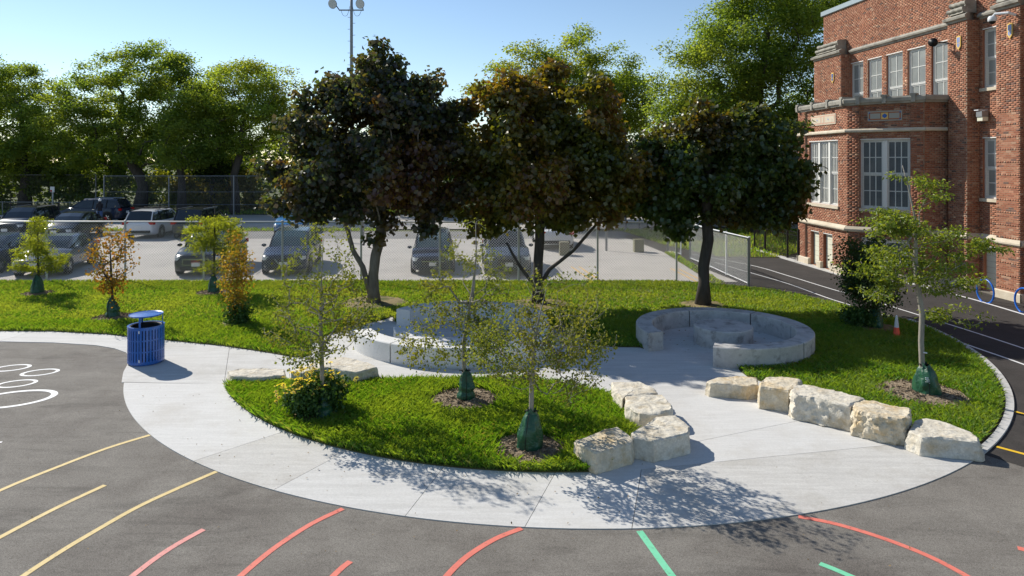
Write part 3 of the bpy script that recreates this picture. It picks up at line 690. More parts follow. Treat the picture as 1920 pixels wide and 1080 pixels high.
def wall(P, u0, u1, z0, z1, holes=(), reveal=.16, name='wall', bricks=True, single=0, ends=(0, 0)):
    """mortar face with openings and reveals, real bricks laid over it"""
    global brick_me
    hs = [(max(u0, a), min(u1, b), max(z0, c), min(z1, d)) for a, b, c, d in holes]
    us = sorted({u0, u1} | {h[0] for h in hs} | {h[1] for h in hs}); zs = sorted({z0, z1} | {h[2] for h in hs} | {h[3] for h in hs})
    mb = MB()
    for i in range(len(us) - 1):
        for j in range(len(zs) - 1):
            cu, cz = (us[i] + us[i + 1]) / 2, (zs[j] + zs[j + 1]) / 2
            if any(h[0] < cu < h[1] and h[2] < cz < h[3] for h in hs): continue
            mb.add([P.p(us[i], zs[j]), P.p(us[i + 1], zs[j]), P.p(us[i + 1], zs[j + 1]), P.p(us[i], zs[j + 1])], [(0, 1, 2, 3)])
    for a, b, c, d in hs:
        mb.add([P.p(a, c), P.p(b, c), P.p(b, d), P.p(a, d), P.p(a, c, -reveal), P.p(b, c, -reveal), P.p(b, d, -reveal), P.p(a, d, -reveal)],
               [(0, 4, 5, 1), (1, 5, 6, 2), (2, 6, 7, 3), (3, 7, 4, 0)], 1)
    w = mb.build(name, [MAT['mortar'], MAT['brick']], school)
    if not bricks: return w
    V = []; singles = []
    nrow = int(math.ceil((z1 - z0) / BR))
    for r in range(nrow):
        za = z0 + r * BR + .005; zb = min(za + BH, z1 - .002)
        if zb - za < .015: continue
        off = (r % 2) * BW / 2; header = (r % 6 == 5); bw = BW / 2 if header else BW
        k0 = u0 - off
        while k0 < u1:
            segs = [(max(k0, u0) + .001, min(k0 + bw - .0095, u1) - .001)]
            for a, b, c, d in hs:
                if za < d - .01 and zb > c + .01:
                    ns = []
                    for s0, s1 in segs:
                        if s1 <= a or s0 >= b: ns.append((s0, s1))
                        else:
                            if s0 < a: ns.append((s0, a - .001))
                            if s1 > b: ns.append((b + .001, s1))
                    segs = ns
            for s0, s1 in segs:
                if s1 - s0 < .025: continue
                d = .005 + random.uniform(-.0018, .0025)
                if single and len(singles) < single and s1 - s0 > BW * .8: singles.append((s0, za, d)); continue
                V.append((s0, s1, za, zb, d))
            k0 += bw
    if V:
        A = np.array(V); n = len(A); Q = np.zeros((n, 8, 3))
        for k, (ui, zi, di) in enumerate([(0, 2, 0), (1, 2, 0), (1, 3, 0), (0, 3, 0), (0, 2, 1), (1, 2, 1), (1, 3, 1), (0, 3, 1)]):
            q = P.a[None] + P.u[None] * A[:, ui][:, None] + P.n[None] * (A[:, 4] * di)[:, None]
            Q[:, k, :2] = q; Q[:, k, 2] = A[:, zi]
        b = np.arange(n)[:, None] * 8
        F = np.concatenate([b + f for f in ([4, 5, 6, 7], [0, 1, 5, 4], [1, 2, 6, 5], [2, 3, 7, 6], [3, 0, 4, 7])], 0)
        o = link_mesh('brickwork', Q.reshape(-1, 3), F, MAT['brick'], parent=w); o['kind'] = 'stuff'
    if singles:
        if brick_me is None:
            mb = MB(); L_, D_ = BW - .0115, .012
            V8 = [(x, y, z) for x in (0, L_) for y in (-D_, 0) for z in (0, BH)]
            mb.add(V8, [(0, 1, 3, 2), (4, 6, 7, 5), (0, 4, 5, 1), (2, 3, 7, 6), (1, 5, 7, 3), (0, 2, 6, 4)])
            t = mb.build('brick', MAT['brick']); brick_me = t.data; bpy.data.objects.remove(t)
        wi = wmat(w).inverted()
        rz = math.atan2(P.u[1], P.u[0])
        for u, z, d in singles:
            o = bpy.data.objects.new('brick', brick_me); COL.objects.link(o); o.parent = w; o.matrix_parent_inverse = wi
            o.location = P.p(u, z, d if P.flip else d - .012); o.rotation_euler = (0, 0, rz)
    return w

def window(P, u0, u1, z0, z1, units=1, cols=2, rows=(2, 2), deep=.14, pane='pane', sill=True, lintel=True, fr=.055, mull=.12, stone='stone', guard=False, mframe='wframe'):
    """double-hung sash window(s) set back in the opening"""
    mb = MB(); pm = MB(); mt = MB()
    W = u1 - u0; uw = (W - mull * (units - 1)) / units
    P.box(mb, u0, u1, z1 - fr, z1, -deep, -deep + .07); P.box(mb, u0, u1, z0, z0 + fr, -deep, -deep + .07)
    P.box(mb, u0, u0 + fr, z0 + fr, z1 - fr, -deep, -deep + .07); P.box(mb, u1 - fr, u1, z0 + fr, z1 - fr, -deep, -deep + .07)
    zm = (z0 + z1) / 2
    root = None; panes = []
    for k in range(units):
        a = u0 + k * (uw + mull); b = a + uw
        if k: P.box(mb, a - mull, a, z0 + fr, z1 - fr, -deep + .001, -deep + .10)
        ia = a + (fr if k == 0 else 0) + .002; ib = b - (fr if k == units - 1 else 0) - .002
        for si, (za, zb) in enumerate(((z0 + fr, zm - .02), (zm + .02, z1 - fr))):
            dd = -deep - .02 + (.035 if si else 0)
            st = .045
            P.box(mt, ia, ia + st, za, zb, dd, dd + .04); P.box(mt, ib - st, ib, za, zb, dd, dd + .04)
            P.box(mt, ia + st, ib - st, za, za + st, dd, dd + .04); P.box(mt, ia + st, ib - st, zb - st, zb, dd, dd + .04)
            ga, gb, gc, gd = ia + st, ib - st, za + st, zb - st
            nr = rows[si]; m_ = .034
            for c in range(1, cols): x = ga + (gb - ga) * c / cols; P.box(mt, x - m_ / 2, x + m_ / 2, gc, gd, dd + .008, dd + .034)
            for r in range(1, nr): z = gc + (gd - gc) * r / nr; P.box(mt, ga, gb, z - m_ / 2, z + m_ / 2, dd + .010, dd + .032)
            for c in range(cols):
                for r in range(nr):
                    panes.append((ga + (gb - ga) * c / cols, ga + (gb - ga) * (c + 1) / cols, gc + (gd - gc) * r / nr, gc + (gd - gc) * (r + 1) / nr, dd + .016))
        P.box(mb, ia, ib, zm - .02, zm + .02, -deep, -deep + .05)
    w = mb.build('window', MAT[mframe], school)
    mt.build('sash', MAT[mframe], w)
    for a, b, c, d, dd in panes:
        t1, t2 = random.uniform(-.0015, .0015), random.uniform(-.0015, .0015)
        q = MB().add([P.p(a, c, dd + t1), P.p(b, c, dd + t2), P.p(b, d, dd - t1), P.p(a, d, dd - t2)], [(0, 1, 2, 3)])
        q.build('pane', MAT[pane], w)
    if sill: q = MB(); P.box(q, u0 - .09, u1 + .09, z0 - .11, z0 - .001, -.13, .07); q.build('sill', MAT[stone], w)
    if lintel: q = MB(); P.box(q, u0, u1, z1 + .001, z1 + .035, -.10, .012); q.build('lintel', MAT['wframe'], w)
    if guard:   # thin wire screen in front of the sashes: vertical and level wires
        q = MB(); n = int((u1 - u0) / .055)
        for i in range(1, n): x = u0 + (u1 - u0) * i / n; P.box(q, x - .0012, x + .0012, z0 + .03, z1 - .03, -.055, -.052)
        n = int((z1 - z0) / .055)
        for i in range(1, n): z = z0 + (z1 - z0) * i / n; P.box(q, u0 + .01, u1 - .01, z - .0012, z + .0012, -.051, -.049)
        q.build('wire_guard', MAT['galv_dull'], w)['kind'] = 'stuff'
    return w
def niche(P, u0, u1, z0, z1):
    q = MB(); P.box(q, u0, u1, z0, z1, -.16, -.12); w = q.build('infill_panel', MAT['blind'], school)
    n = int((z1 - z0) / .2); q = MB()
    for i in range(1, n): P.box(q, u0, u1, z0 + i * .2 - .004, z0 + i * .2 + .004, -.12, -.117)
    q.build('joint', MAT['mortar'], w)
    q = MB(); P.box(q, u0, u1, z1 + .001, z1 + .03, -.1, .012); q.build('lintel', MAT['wframe'], w)
def profile(P, u0, u1, prof, name, mat, ext=(0, 0), parent=school, seg=1.15):
    """stone moulding: prof = [(d, z), ...]; cut into stones of about seg metres, mitred ends by ext"""
    n = max(1, round((u1 - u0) / seg)); g = .003
    for i in range(n):
        a = u0 + (u1 - u0) * i / n + (g if i else 0); b = u0 + (u1 - u0) * (i + 1) / n - (g if i < n - 1 else 0); k = len(prof)
        V = [P.p(a - (ext[0] * d if i == 0 else 0), z, d) for d, z in prof] + [P.p(b + (ext[1] * d if i == n - 1 else 0), z, d) for d, z in prof]
        F = [(j, (j + 1) % k, k + (j + 1) % k, k + j) for j in range(k)] + [tuple(range(k)), tuple(range(2 * k - 1, k - 1, -1))]
        MB().add(V, F).build(name, MAT[mat], parent)

TOP = 11.62
W0 = Plane((BX(33.95), 33.95), (BX(13.0), 13.0), CAMP)
band = lambda o=.0: [(-.1, 1.745), (.035 + o, 1.745), (.085 + o, 1.80), (.085 + o, 1.85), (-.0 + o, 1.96), (-.1, 1.96)]
plin = lambda o=.0: [(-.1, -.02), (.06 + o, -.02), (.06 + o, .25), (.02 + o, .285), (-.1, .285)]
corn = [(-.1, 9.38), (.03, 9.38), (.05, 9.44), (.12, 9.46), (.14, 9.52), (.05, 9.62), (-.1, 9.64)]
# main wall ------------------------------------------------
uY = lambda P, Y: abs((P.a[1] - Y) / P.u[1])
holes = []
up = [(W0.at(1595.6), W0.at(1619)), (W0.at(1627.3), W0.at(1653.7)), (W0.at(1662.4), W0.at(1692.6)), (W0.at(1702.0), W0.at(1735.7)), (W0.at(1746.6), W0.at(1777.5) + .12)]
for a, b in up: holes.append((a, b, 6.10, 8.93))
ra, rb = W0.at(1843), W0.at(1868) + .25
holes += [(ra, rb, 6.98, 9.0), (ra, rb, 3.18, 5.25), (ra + .02, rb, .02, 1.52)]
# two more bays beyond the photograph's edge keep the rhythm
ya = uY(W0, 20.0); holes += [(ya, ya + 1.3, 6.98, 9.0), (ya, ya + 1.3, 3.18, 5.25)]
wall(W0, 0, W0.L, 0, TOP, holes)
for a, b in up: window(W0, a, b, 6.10, 8.93, cols=2, rows=(2, 2), pane='pane_lit', sill=False, guard=True)
window(W0, ra, rb, 6.98, 9.0, cols=2, pane='pane_lit', guard=True); window(W0, ra, rb, 3.18, 5.25, cols=2, pane='pane_lit', guard=True)
window(W0, ya, ya + 1.3, 6.98, 9.0, cols=2, pane='pane_lit'); window(W0, ya, ya + 1.3, 3.18, 5.25, cols=2, pane='pane_lit')
niche(W0, ra + .02, rb, .02, 1.52)
# pilasters ------------------------------------------------
pil = [(33.95, 31.57), (24.68, 23.75), (22.45, 21.5), (18.2, 17.2)]
def hole_free(a, b, c): pass
for i, (Ya, Yb) in enumerate(pil):
    fa = (PXX(Ya), Ya); fb = (PXX(Yb), Yb); nrm = -W0.n; dep = .469
    ga = (fa[0] + nrm[0] * dep, fa[1] + nrm[1] * dep); gb = (fb[0] + nrm[0] * dep, fb[1] + nrm[1] * dep)
    F = Plane(fa, fb, CAMP); S = Plane(fb, gb, (fb[0] - 2, fb[1] - 6)); S2 = Plane(ga, fa, (fa[0] - 2, fa[1] + 60))
    wall(F, 0, F.L, 0, 9.38, name='pilaster', single=300 if i == 2 else 0)
    wall(S, 0, S.L, 0, 9.38, name='pilaster_side'); wall(S2, 0, S2.L, 0, 9.38, name='pilaster_side', bricks=False)
    for prof, mt, nm in ((band(), 'stone', 'stone_band'), (plin(), 'stone', 'plinth')):
        profile(F, 0, F.L, prof, nm, mt, ext=(1, 1)); profile(S, .0, S.L, prof, nm, mt)
    profile(F, 0, F.L, [(-.5, 9.38), (.03, 9.38), (.05, 9.44), (.14, 9.47), (.16, 9.55), (-.05, 9.66), (-.5, 9.66)], 'pilaster_cap', 'stone_grey', ext=(.6, .6))
    if i != 2:   # scrolled block on top: two rolls over a wedge
        q = MB(); u0, u1 = F.L * .14, F.L * .86
        V = [F.p(u, z, d) for u in (u0, u1) for d, z in ((-.44, 9.66), (.06, 9.66), (-.04, 9.88), (-.14, 10.06), (-.44, 10.10))]
        q.add(V, [(0, 1, 6, 5), (1, 2, 7, 6), (2, 3, 8, 7), (3, 4, 9, 8), (4, 3, 2, 1, 0), (5, 6, 7, 8, 9)])
        sc = q.build('scroll_block', MAT['stone_grey'], school)
        for (d, z, r) in ((.04, 9.80, .085), (-.07, 10.02, .10)):
            t = MB(); ns = 15
            t.tube([F.p(u0 - .05 + (u1 - u0 + .1) * k / (ns - 1), z, d) for k in range(ns)], [r * (1.0 - .28 * abs(math.sin(k * math.pi / (ns - 1) * 3))) for k in range(ns)], n=12)
            smooth_by_angle(t.build('scroll_roll', MAT['stone_grey'], sc), 50)
        for uu in (u0, u1):
            t = MB(); V = [F.p(uu - .02, 9.66, -.44), F.p(uu - .02, 10.16, -.44), F.p(uu - .02, 10.12, -.10), F.p(uu - .02, 9.9, -.02), F.p(uu - .02, 9.66, .08)]
            V += [tuple(np.array(v) + np.array((*(F.u * .04), 0))) for v in V]; t.add(V, [(0, 1, 2, 3, 4), (9, 8, 7, 6, 5)] + [(j, (j + 1) % 5, 5 + (j + 1) % 5, 5 + j) for j in range(5)])
            t.build('scroll_side', MAT['stone_grey'], sc)
    else:
        profile(F, 0, F.L, [(-.44, 9.66), (.02, 9.66), (-.02, 9.78), (-.2, 9.92), (-.44, 9.95)], 'cap_stone', 'stone_grey')
    # glazed shield
    uc = F.L * (.62 if i else .72); zc = 8.62 if i else 8.36; sw, sh = .105, .24
    sg = [(-sw, sh), (0, sh + .03), (sw, sh), (sw, -sh * .45), (0, -sh), (-sw, -sh * .45)]
    t = MB(); V = [F.p(uc + x, zc + z, .012) for x, z in sg] + [F.p(uc + x, zc + z, .045) for x, z in sg]
    t.add(V, [tuple(range(6, 12))] + [(j, (j + 1) % 6, 6 + (j + 1) % 6, 6 + j) for j in range(6)]); sh_ = t.build('shield', MAT['tile_yel'], school)
    for sx in (-1, 1):
        for k, (za, zb) in enumerate(((.02, sh * .86), (-sh * .66, -.0))):
            t = MB(); x0, x1 = sx * .008, sx * (sw * .66 if k == 0 else sw * .6)
            zl = za if k == 0 else za + .07
            t.add([F.p(uc + x0, zc + za, .048), F.p(uc + x1, zc + zl, .048), F.p(uc + x1, zc + zb, .048), F.p(uc + x0, zc + zb, .048)], [(0, 1, 2, 3)])
            t.build('blue_tile', MAT['tile_lblue'] if i else MAT['tile_blue'], sh_)
for Ya, Yb in ((31.57, 24.68), (23.75, 22.45), (21.5, 18.2), (17.2, 13.1)):
    u0, u1 = uY(W0, Ya), uY(W0, Yb); profile(W0, u0 + .004, u1 - .004, corn, 'string_course', 'stone_grey', seg=1.4)
for Ya, Yb in ((23.72, 22.48), (21.47, 18.23), (17.17, 13.1)):
    u0, u1 = uY(W0, Ya), uY(W0, Yb)
    profile(W0, u0, u1, band(), 'stone_band', 'stone')
# metal coping, roof, end walls
profile(W0, -.12, W0.L, [(-.5, TOP + .001), (.06, TOP + .001), (.09, TOP + .03), (.09, TOP + .24), (-.5, TOP + .24)], 'roof_coping', 'coping', seg=2.6)
E0 = Plane((BX(33.95) + 14, 33.95 + 1.1), (BX(33.95), 33.95), (BX(33.95), 80)); wall(E0, 0, E0.L, 0, TOP, bricks=False)
E1 = Plane((BX(13), 13.0), (BX(13) + 14, 14.1), (BX(13), 0)); wall(E1, 0, E1.L, 0, TOP, bricks=False)
mb = MB(); mb.prism([(BX(33.9) + .3, 33.9), (BX(33.9) + 14, 35), (BX(13) + 14, 14.1), (BX(13) + .3, 13.1)], TOP - .2, TOP - .02); mb.build('roof', MAT['road'], school)

# the bay --------------------------------------------------
pA, pB, pC, pD = (12.82, 30.4), (12.985, 26.45), (14.95, 24.74), (16.205, 24.835)
pA2, pD2 = (14.45, 32.35), (15.6, 32.45)
OF = Plane(pA, pB, CAMP); CF = Plane(pB, pC, CAMP); RF = Plane(pC, pD, (15, 0)); LF = Plane(pA2, pA, (10, 40)); LF2 = Plane(pD2, pA2, (14, 60))
BT = 6.60
w0, w1 = OF.at(1517.5), OF.at(1571.5); n0, n1, n2, n3 = OF.at(1521), OF.at(1536), OF.at(1544), OF.at(1561)
oh = [(w0, w1, 2.66, 5.27), (n0, n1, .04, 1.46), (n2, n3, .04, 1.46)]
wall(OF, 0, OF.L, 0, BT, oh, reveal=.30); window(OF, w0, w1, 2.66, 5.27, units=3, cols=3, rows=(2, 2), pane='pane_lit', guard=True, mull=.13)
niche(OF, n0, n1, .04, 1.46); niche(OF, n2, n3, .04, 1.46)
c0, c1 = CF.at(1613), CF.at(1706.8)
b0, b1 = CF.at(1622), CF.at(1725) 
ch = [(c0, c1, 2.66, 5.27), (c0 + .06, c1 - .02, .55, 1.5)]
wall(CF, 0, CF.L, 0, BT, ch, reveal=.25)
window(CF, c0, c1, 2.66, 5.27, units=2, cols=3, rows=(2, 2), pane='pane', guard=True, mull=.16)
window(CF, c0 + .06, c1 - .02, .55, 1.5, units=2, cols=1, rows=(1, 1), pane='pane', sill=False, mull=.12)
wall(RF, 0, RF.L, 0, BT, name='wall'); wall(LF, 0, LF.L, 0, BT, bricks=False); wall(LF2, 0, LF2.L, 0, BT, bricks=False)
# raised end strips either side of the recessed fields
for P, u0, u1 in ((OF, 0.0, OF.at(1513)), (CF, 0.0, CF.at(1611.5)), (CF, CF.at(1708.5), CF.L)):
    for za, zb in ((0.0, 5.54), (5.70, BT)):
        q = MB(); P.box(q, u0, u1, za, zb, 0.0, .075); s_ = q.build('corner_pier', MAT['mortar'], school)
        P2 = Plane(P.p(0, 0, .075)[:2], P.p(P.L, 0, .075)[:2], P.p(0, 0, 5)[:2])
        w = wall(P2, u0, u1, za, zb, name='pier_face')
tm = math.tan(math.radians(41 / 2))
crn = [(-.25, 6.60), (.10, 6.60), (.12, 6.66), (.17, 6.68), (.19, 6.80), (.16, 6.86), (-.25, 6.86)]
mid = [(-.05, 5.55), (.09, 5.55), (.13, 5.58), (.13, 5.64), (.08, 5.695), (-.05, 5.695)]
bnd = band(.075)
for prof, nm, mt in ((crn, 'parapet_stone', 'stone_grey'), (mid, 'string_course', 'stone'), (bnd, 'stone_band', 'stone'), (plin(.075), 'plinth', 'stone')):
    if nm == 'plinth':
        for a, b in ((0, n0 - .02), (n1 + .02, n2 - .02), (n3 + .02, OF.L)): profile(OF, a, b, prof, nm, mt, ext=(0, tm if b == OF.L else 0))
    else: profile(OF, 0, OF.L, prof, nm, mt, ext=(.4, tm))
    profile(CF, 0, CF.L, prof, nm, mt, ext=(tm, tm)); profile(RF, 0, RF.L - .01, prof, nm, mt, ext=(tm, 0))
    if nm != 'plinth': profile(LF, 0, LF.L, prof, nm, mt, ext=(.3, .4))
for P, us in ((OF, [.12, 1.45, 2.75, OF.L - .12]), (CF, [.42, 1.32, 2.28])):
    for u in us:
        q = MB(); P.box(q, u - .07, u + .07, 6.62, 6.90, .05, .215); P.box(q, u - .11, u + .11, 6.862, 6.94, -.2, .20); q.build('parapet_block', MAT['stone_grey'], school)
mb = MB(); mb.prism([pA2, pA, pB, pC, pD, (16.2, 24.7), (15.8, 32.4), pD2], 6.40, 6.55); mb.build('bay_roof', MAT['road'], school)
def tilepanel(P, u0, u1, z0, z1, field, light):
    q = MB(); P.box(q, u0 - .04, u1 + .04, z0 - .04, z1 + .04, .0, .03); w = q.build('tile_panel', MAT['tile_grey' if not light else 'stone'], school)
    q = MB(); P.box(q, u0, u1, z0, z1, .03, .034); q.build('border', MAT['tile_rust' if not light else 'tile_pink'], w)
    um = (u0 + u1) / 2; hw = (z1 - z0) / 2 * .8
    for a, b in ((u0 + .045, um - hw - .03), (um + hw + .03, u1 - .045)):
        q = MB(); P.box(q, a, b, z0 + .045, z1 - .045, .034, .038); q.build('field', MAT['tile_grey' if not light else 'stone'], w)
    zc = (z0 + z1) / 2
    if not light:
        q = MB(); P.box(q, um - hw, um + hw, zc - hw, zc + hw, .034, .040); q.build('medallion', MAT['tile_yel'], w)
        for du in [um]:
            r = hw * .78; pts = [(du + r * c, zc + r * s) for c, s in ((0, 1), (.6, .6), (1, 0), (.6, -.6), (0, -1), (-.6, -.6), (-1, 0), (-.6, .6))]
            MB().add([P.p(u, z, .043) for u, z in pts], [tuple(range(8))]).build('diamond', MAT['tile_blue'], w)
        cs = [(u0 + .022, z0 + .022), (u0 + .022, z1 - .022), (u1 - .022, z0 + .022), (u1 - .022, z1 - .022)]
        for a, b in cs: q = MB(); P.box(q, a - .022, a + .022, b - .022, b + .022, .036, .041); q.build('corner_tile', MAT['tile_blue'], w)
    else:
        q = MB(); P.box(q, um - hw * .6, um + hw * .6, z0 + .045, z1 - .045, .034, .039); q.build('field', MAT['stone'], w)
        for du in (u0 + (u1 - u0) * .27, u0 + (u1 - u0) * .73):
            r = .06; pts = [(du + r * math.cos(k * math.pi / 4) * (1 if k % 2 == 0 else .35), zc + r * math.sin(k * math.pi / 4) * (1 if k % 2 == 0 else .35)) for k in range(8)]
            MB().add([P.p(u, z, .043) for u, z in pts], [tuple(range(8))]).build('star', MAT['tile_lblue'], w)
tilepanel(OF, OF.at(1522.5), OF.at(1567), 5.99, 6.33, 'p', True)
tilepanel(CF, CF.at(1629.5), CF.at(1689.5), 6.01, 6.30, 'g', False)
# fixtures on the wall ----------------------------------------
F3 = Plane((PXX(22.45), 22.45), (PXX(21.5), 21.5), CAMP); F2 = Plane((PXX(24.68), 24.68), (PXX(23.75), 23.75), CAMP)
c = F3.p(.34, 9.10, .42)
e = empty('security_camera', F3.p(.75, 9.12, .02), 'white dome security camera on an arm at the top of the right brick pilaster', 'camera')
q = MB(); q.tube([F3.p(.80, 9.10, .02), F3.p(.78, 9.17, .25), F3.p(.45, 9.2, .42), c], .045); q.build('arm', MAT['whiteplastic'], e)
q = MB(); q.lathe(c, [(.0, .06), (.10, .05), (.13, 0), (.13, -.10), (.11, -.12)], 20); q.build('housing', MAT['whiteplastic'], e, True)
q = MB(); q.lathe(c, [(.10, -.121), (.085, -.17), (.04, -.21), (0, -.22)], 20); q.build('dome', MAT['black'], e, True)
e = empty('loudspeaker_horn', F2.p(.3, 8.55, .01), 'small dark horn loudspeaker beside the blue shield on the brick pilaster', 'loudspeaker')
q = MB(); a = np.array(F2.p(.30, 8.62, .03)); b = np.array(F2.p(-.12, 8.78, .46)); q.tube([a, a * .5 + b * .5 + np.array((0, 0, .04)), b], .022); q.build('bracket', MAT['black'], e)
q = MB(); d = np.array((-.55, -.75, -.2)); d /= np.linalg.norm(d); q.tube([b - d * .10, b, b + d * .12, b + d * .18], [.04, .06, .13, .16], n=16); q.build('horn', MAT['iron'], e, True)
WR = W0; uu = W0.at(1851)
e = empty('wall_floodlight', W0.p(uu, 6.0, 0), 'grey floodlight box under a white bracket between the two pilasters', 'floodlight')
q = MB(); W0.box(q, uu - .13, uu + .13, 5.98, 6.17, .06, .30); q.build('housing', MAT['galv_dull'], e)
q = MB(); W0.box(q, uu - .12, uu + .12, 5.84, 5.978, .06, .27); q.build('lens', MAT['tile_yel'] if False else MAT['blind'], e)
q = MB(); W0.box(q, uu - .18, uu + .02, 6.20, 6.23, .0, .34); W0.box(q, uu - .02, uu + .02, 6.175, 6.20, .1, .2); q.build('bracket', MAT['whiteplastic'], e)
e = empty('security_camera', OF.p(.04, 4.85, .08), 'small white camera on the far left corner of the brick bay', 'camera')
q = MB(); q.tube([OF.p(.05, 4.80, .08), OF.p(.05, 4.86, .3)], .03); q.build('arm', MAT['whiteplastic'], e)
q = MB(); q.box(OF.p(.05, 4.84, .40), (.34, .2, .14), rz=.2); q.build('housing', MAT['whiteplastic'], e)
# apron kerb at the foot of the bay
o = sheet('apron', [(12.3, 31.4), (12.75, 26.3), (14.75, 24.2), (15.8, 24.3), (15.6, 24.9), (13.2, 31.5)], .02, MAT['kerb'], th=.05); tag(o, 'pale concrete apron along the foot of the school bay', kind='structure')
# ------------------------------------------------------------------ trees
def tubes(name, A, B, RA, RB, mat, parent, sides=6):
    """many tapered pieces of limb in one mesh"""
    A = np.array(A, float); B = np.array(B, float); RA = np.array(RA); RB = np.array(RB); n = len(A)
    T = B - A; Ln = np.linalg.norm(T, axis=1, keepdims=True); T = T / np.maximum(Ln, 1e-6)
    ref = np.where(np.abs(T[:, 2:3]) < .9, np.array([[0, 0, 1.]]), np.array([[1., 0, 0]])); U = np.cross(T, ref); U /= np.linalg.norm(U, axis=1, keepdims=True); W = np.cross(T, U)
    V = np.zeros((n, 2 * sides, 3)); B2 = B + T * RB[:, None] * .3
    for k in range(sides):
        an = 2 * np.pi * k / sides; d = U * math.cos(an) + W * math.sin(an)
        V[:, k] = A + d * RA[:, None]; V[:, sides + k] = B2 + d * RB[:, None]
    b = np.arange(n)[:, None] * 2 * sides
    F = np.concatenate([b + [k, (k + 1) % sides, sides + (k + 1) % sides, sides + k] for k in range(sides)], 0)
    return link_mesh(name, V.reshape(-1, 3), F, mat, parent, smooth=True)

def leaves_mesh(name, P, D, Nn, S, mat, parent, wid=.5, fold=.12):
    """P base, D direction, Nn normal, S length: each leaf two triangles folded on its midrib"""
    n = len(P); B = np.cross(D, Nn); B /= np.maximum(np.linalg.norm(B, axis=1, keepdims=True), 1e-6)
    V = np.zeros((n, 4, 3), np.float32); s = S[:, None]
    V[:, 0] = P; V[:, 1] = P + D * s; V[:, 2] = P + D * s * .48 + B * s * wid + Nn * s * fold; V[:, 3] = P + D * s * .48 - B * s * wid + Nn * s * fold
    b = np.arange(n)[:, None] * 4; F = np.concatenate([b + [0, 1, 2], b + [0, 3, 1]], 0)
    return link_mesh(name, V.reshape(-1, 3), F, mat, parent)
def unit(v): return v / np.maximum(np.linalg.norm(v, axis=-1, keepdims=True), 1e-6)

def grow(trunk, tips, seed, bend=.25, rtip=.008, expo=.45, rbase=None, low=.35, taper=.6):
    """limbs from a trunk polyline out to the tips; returns pieces and, for each tip, its last points"""
    r = np.random.default_rng(seed)
    nodes = [np.array(p, float) for p in trunk]; par = [-1] + list(range(len(trunk) - 1)); ntr = len(trunk)
    lowi = int(low * (ntr - 1)); center = nodes[-1]
    order = np.argsort([np.linalg.norm(t - nodes[-1] * .5 - nodes[lowi] * .5) for t in tips]); ends = []
    for ti in order:
        t = tips[ti]; N_ = np.array(nodes); d = t - N_; dist = np.linalg.norm(d, axis=1)
        horiz = np.hypot(d[:, 0], d[:, 1]); cost = dist + np.maximum(0, .35 * horiz - d[:, 2]) * .9
        cost[:lowi] += 50
        j = int(np.argmin(cost)); p = N_[j]; L = dist[j]; k = max(2, min(5, int(L / .5) + 1)); cur = j
        pd = N_[j] - N_[par[j]] if par[j] >= 0 else np.array((0, 0, 1.)); pd = pd / (np.linalg.norm(pd) + 1e-6)
        c1 = p + pd * L * .3 + np.array((0, 0, -.04 * L)); jit = r.normal(0, bend * .12 * L, 3)
        for q in range(1, k + 1):
            s = q / k; x = (1 - s) ** 2 * p + 2 * s * (1 - s) * (c1 + jit) + s * s * t
            if q < k: x = x + r.normal(0, .03 * L, 3)
            nodes.append(x); par.append(cur); cur = len(nodes) - 1
        ends.append((cur, ti))
    n = len(nodes); cnt = np.zeros(n)
    for e, _ in ends: cnt[e] += 1
    for i in range(n - 1, 0, -1):
        cnt[par[i]] += cnt[i] if i >= ntr or True else 0
    rad = rtip * np.maximum(cnt, 1) ** expo
    if rbase:
        f = rbase / rad[0]
        rad = rtip + (rad - rtip) * f if f > 0 else rad
        for i in range(ntr): rad[i] = max(rad[i], rbase * (1 - taper * i / max(1, ntr - 1)) * (1.25 if i == 0 else 1))
        for i in range(ntr, n): rad[i] = min(rad[i], rad[par[i]] * .92)
    return np.array(nodes), par, rad, ends

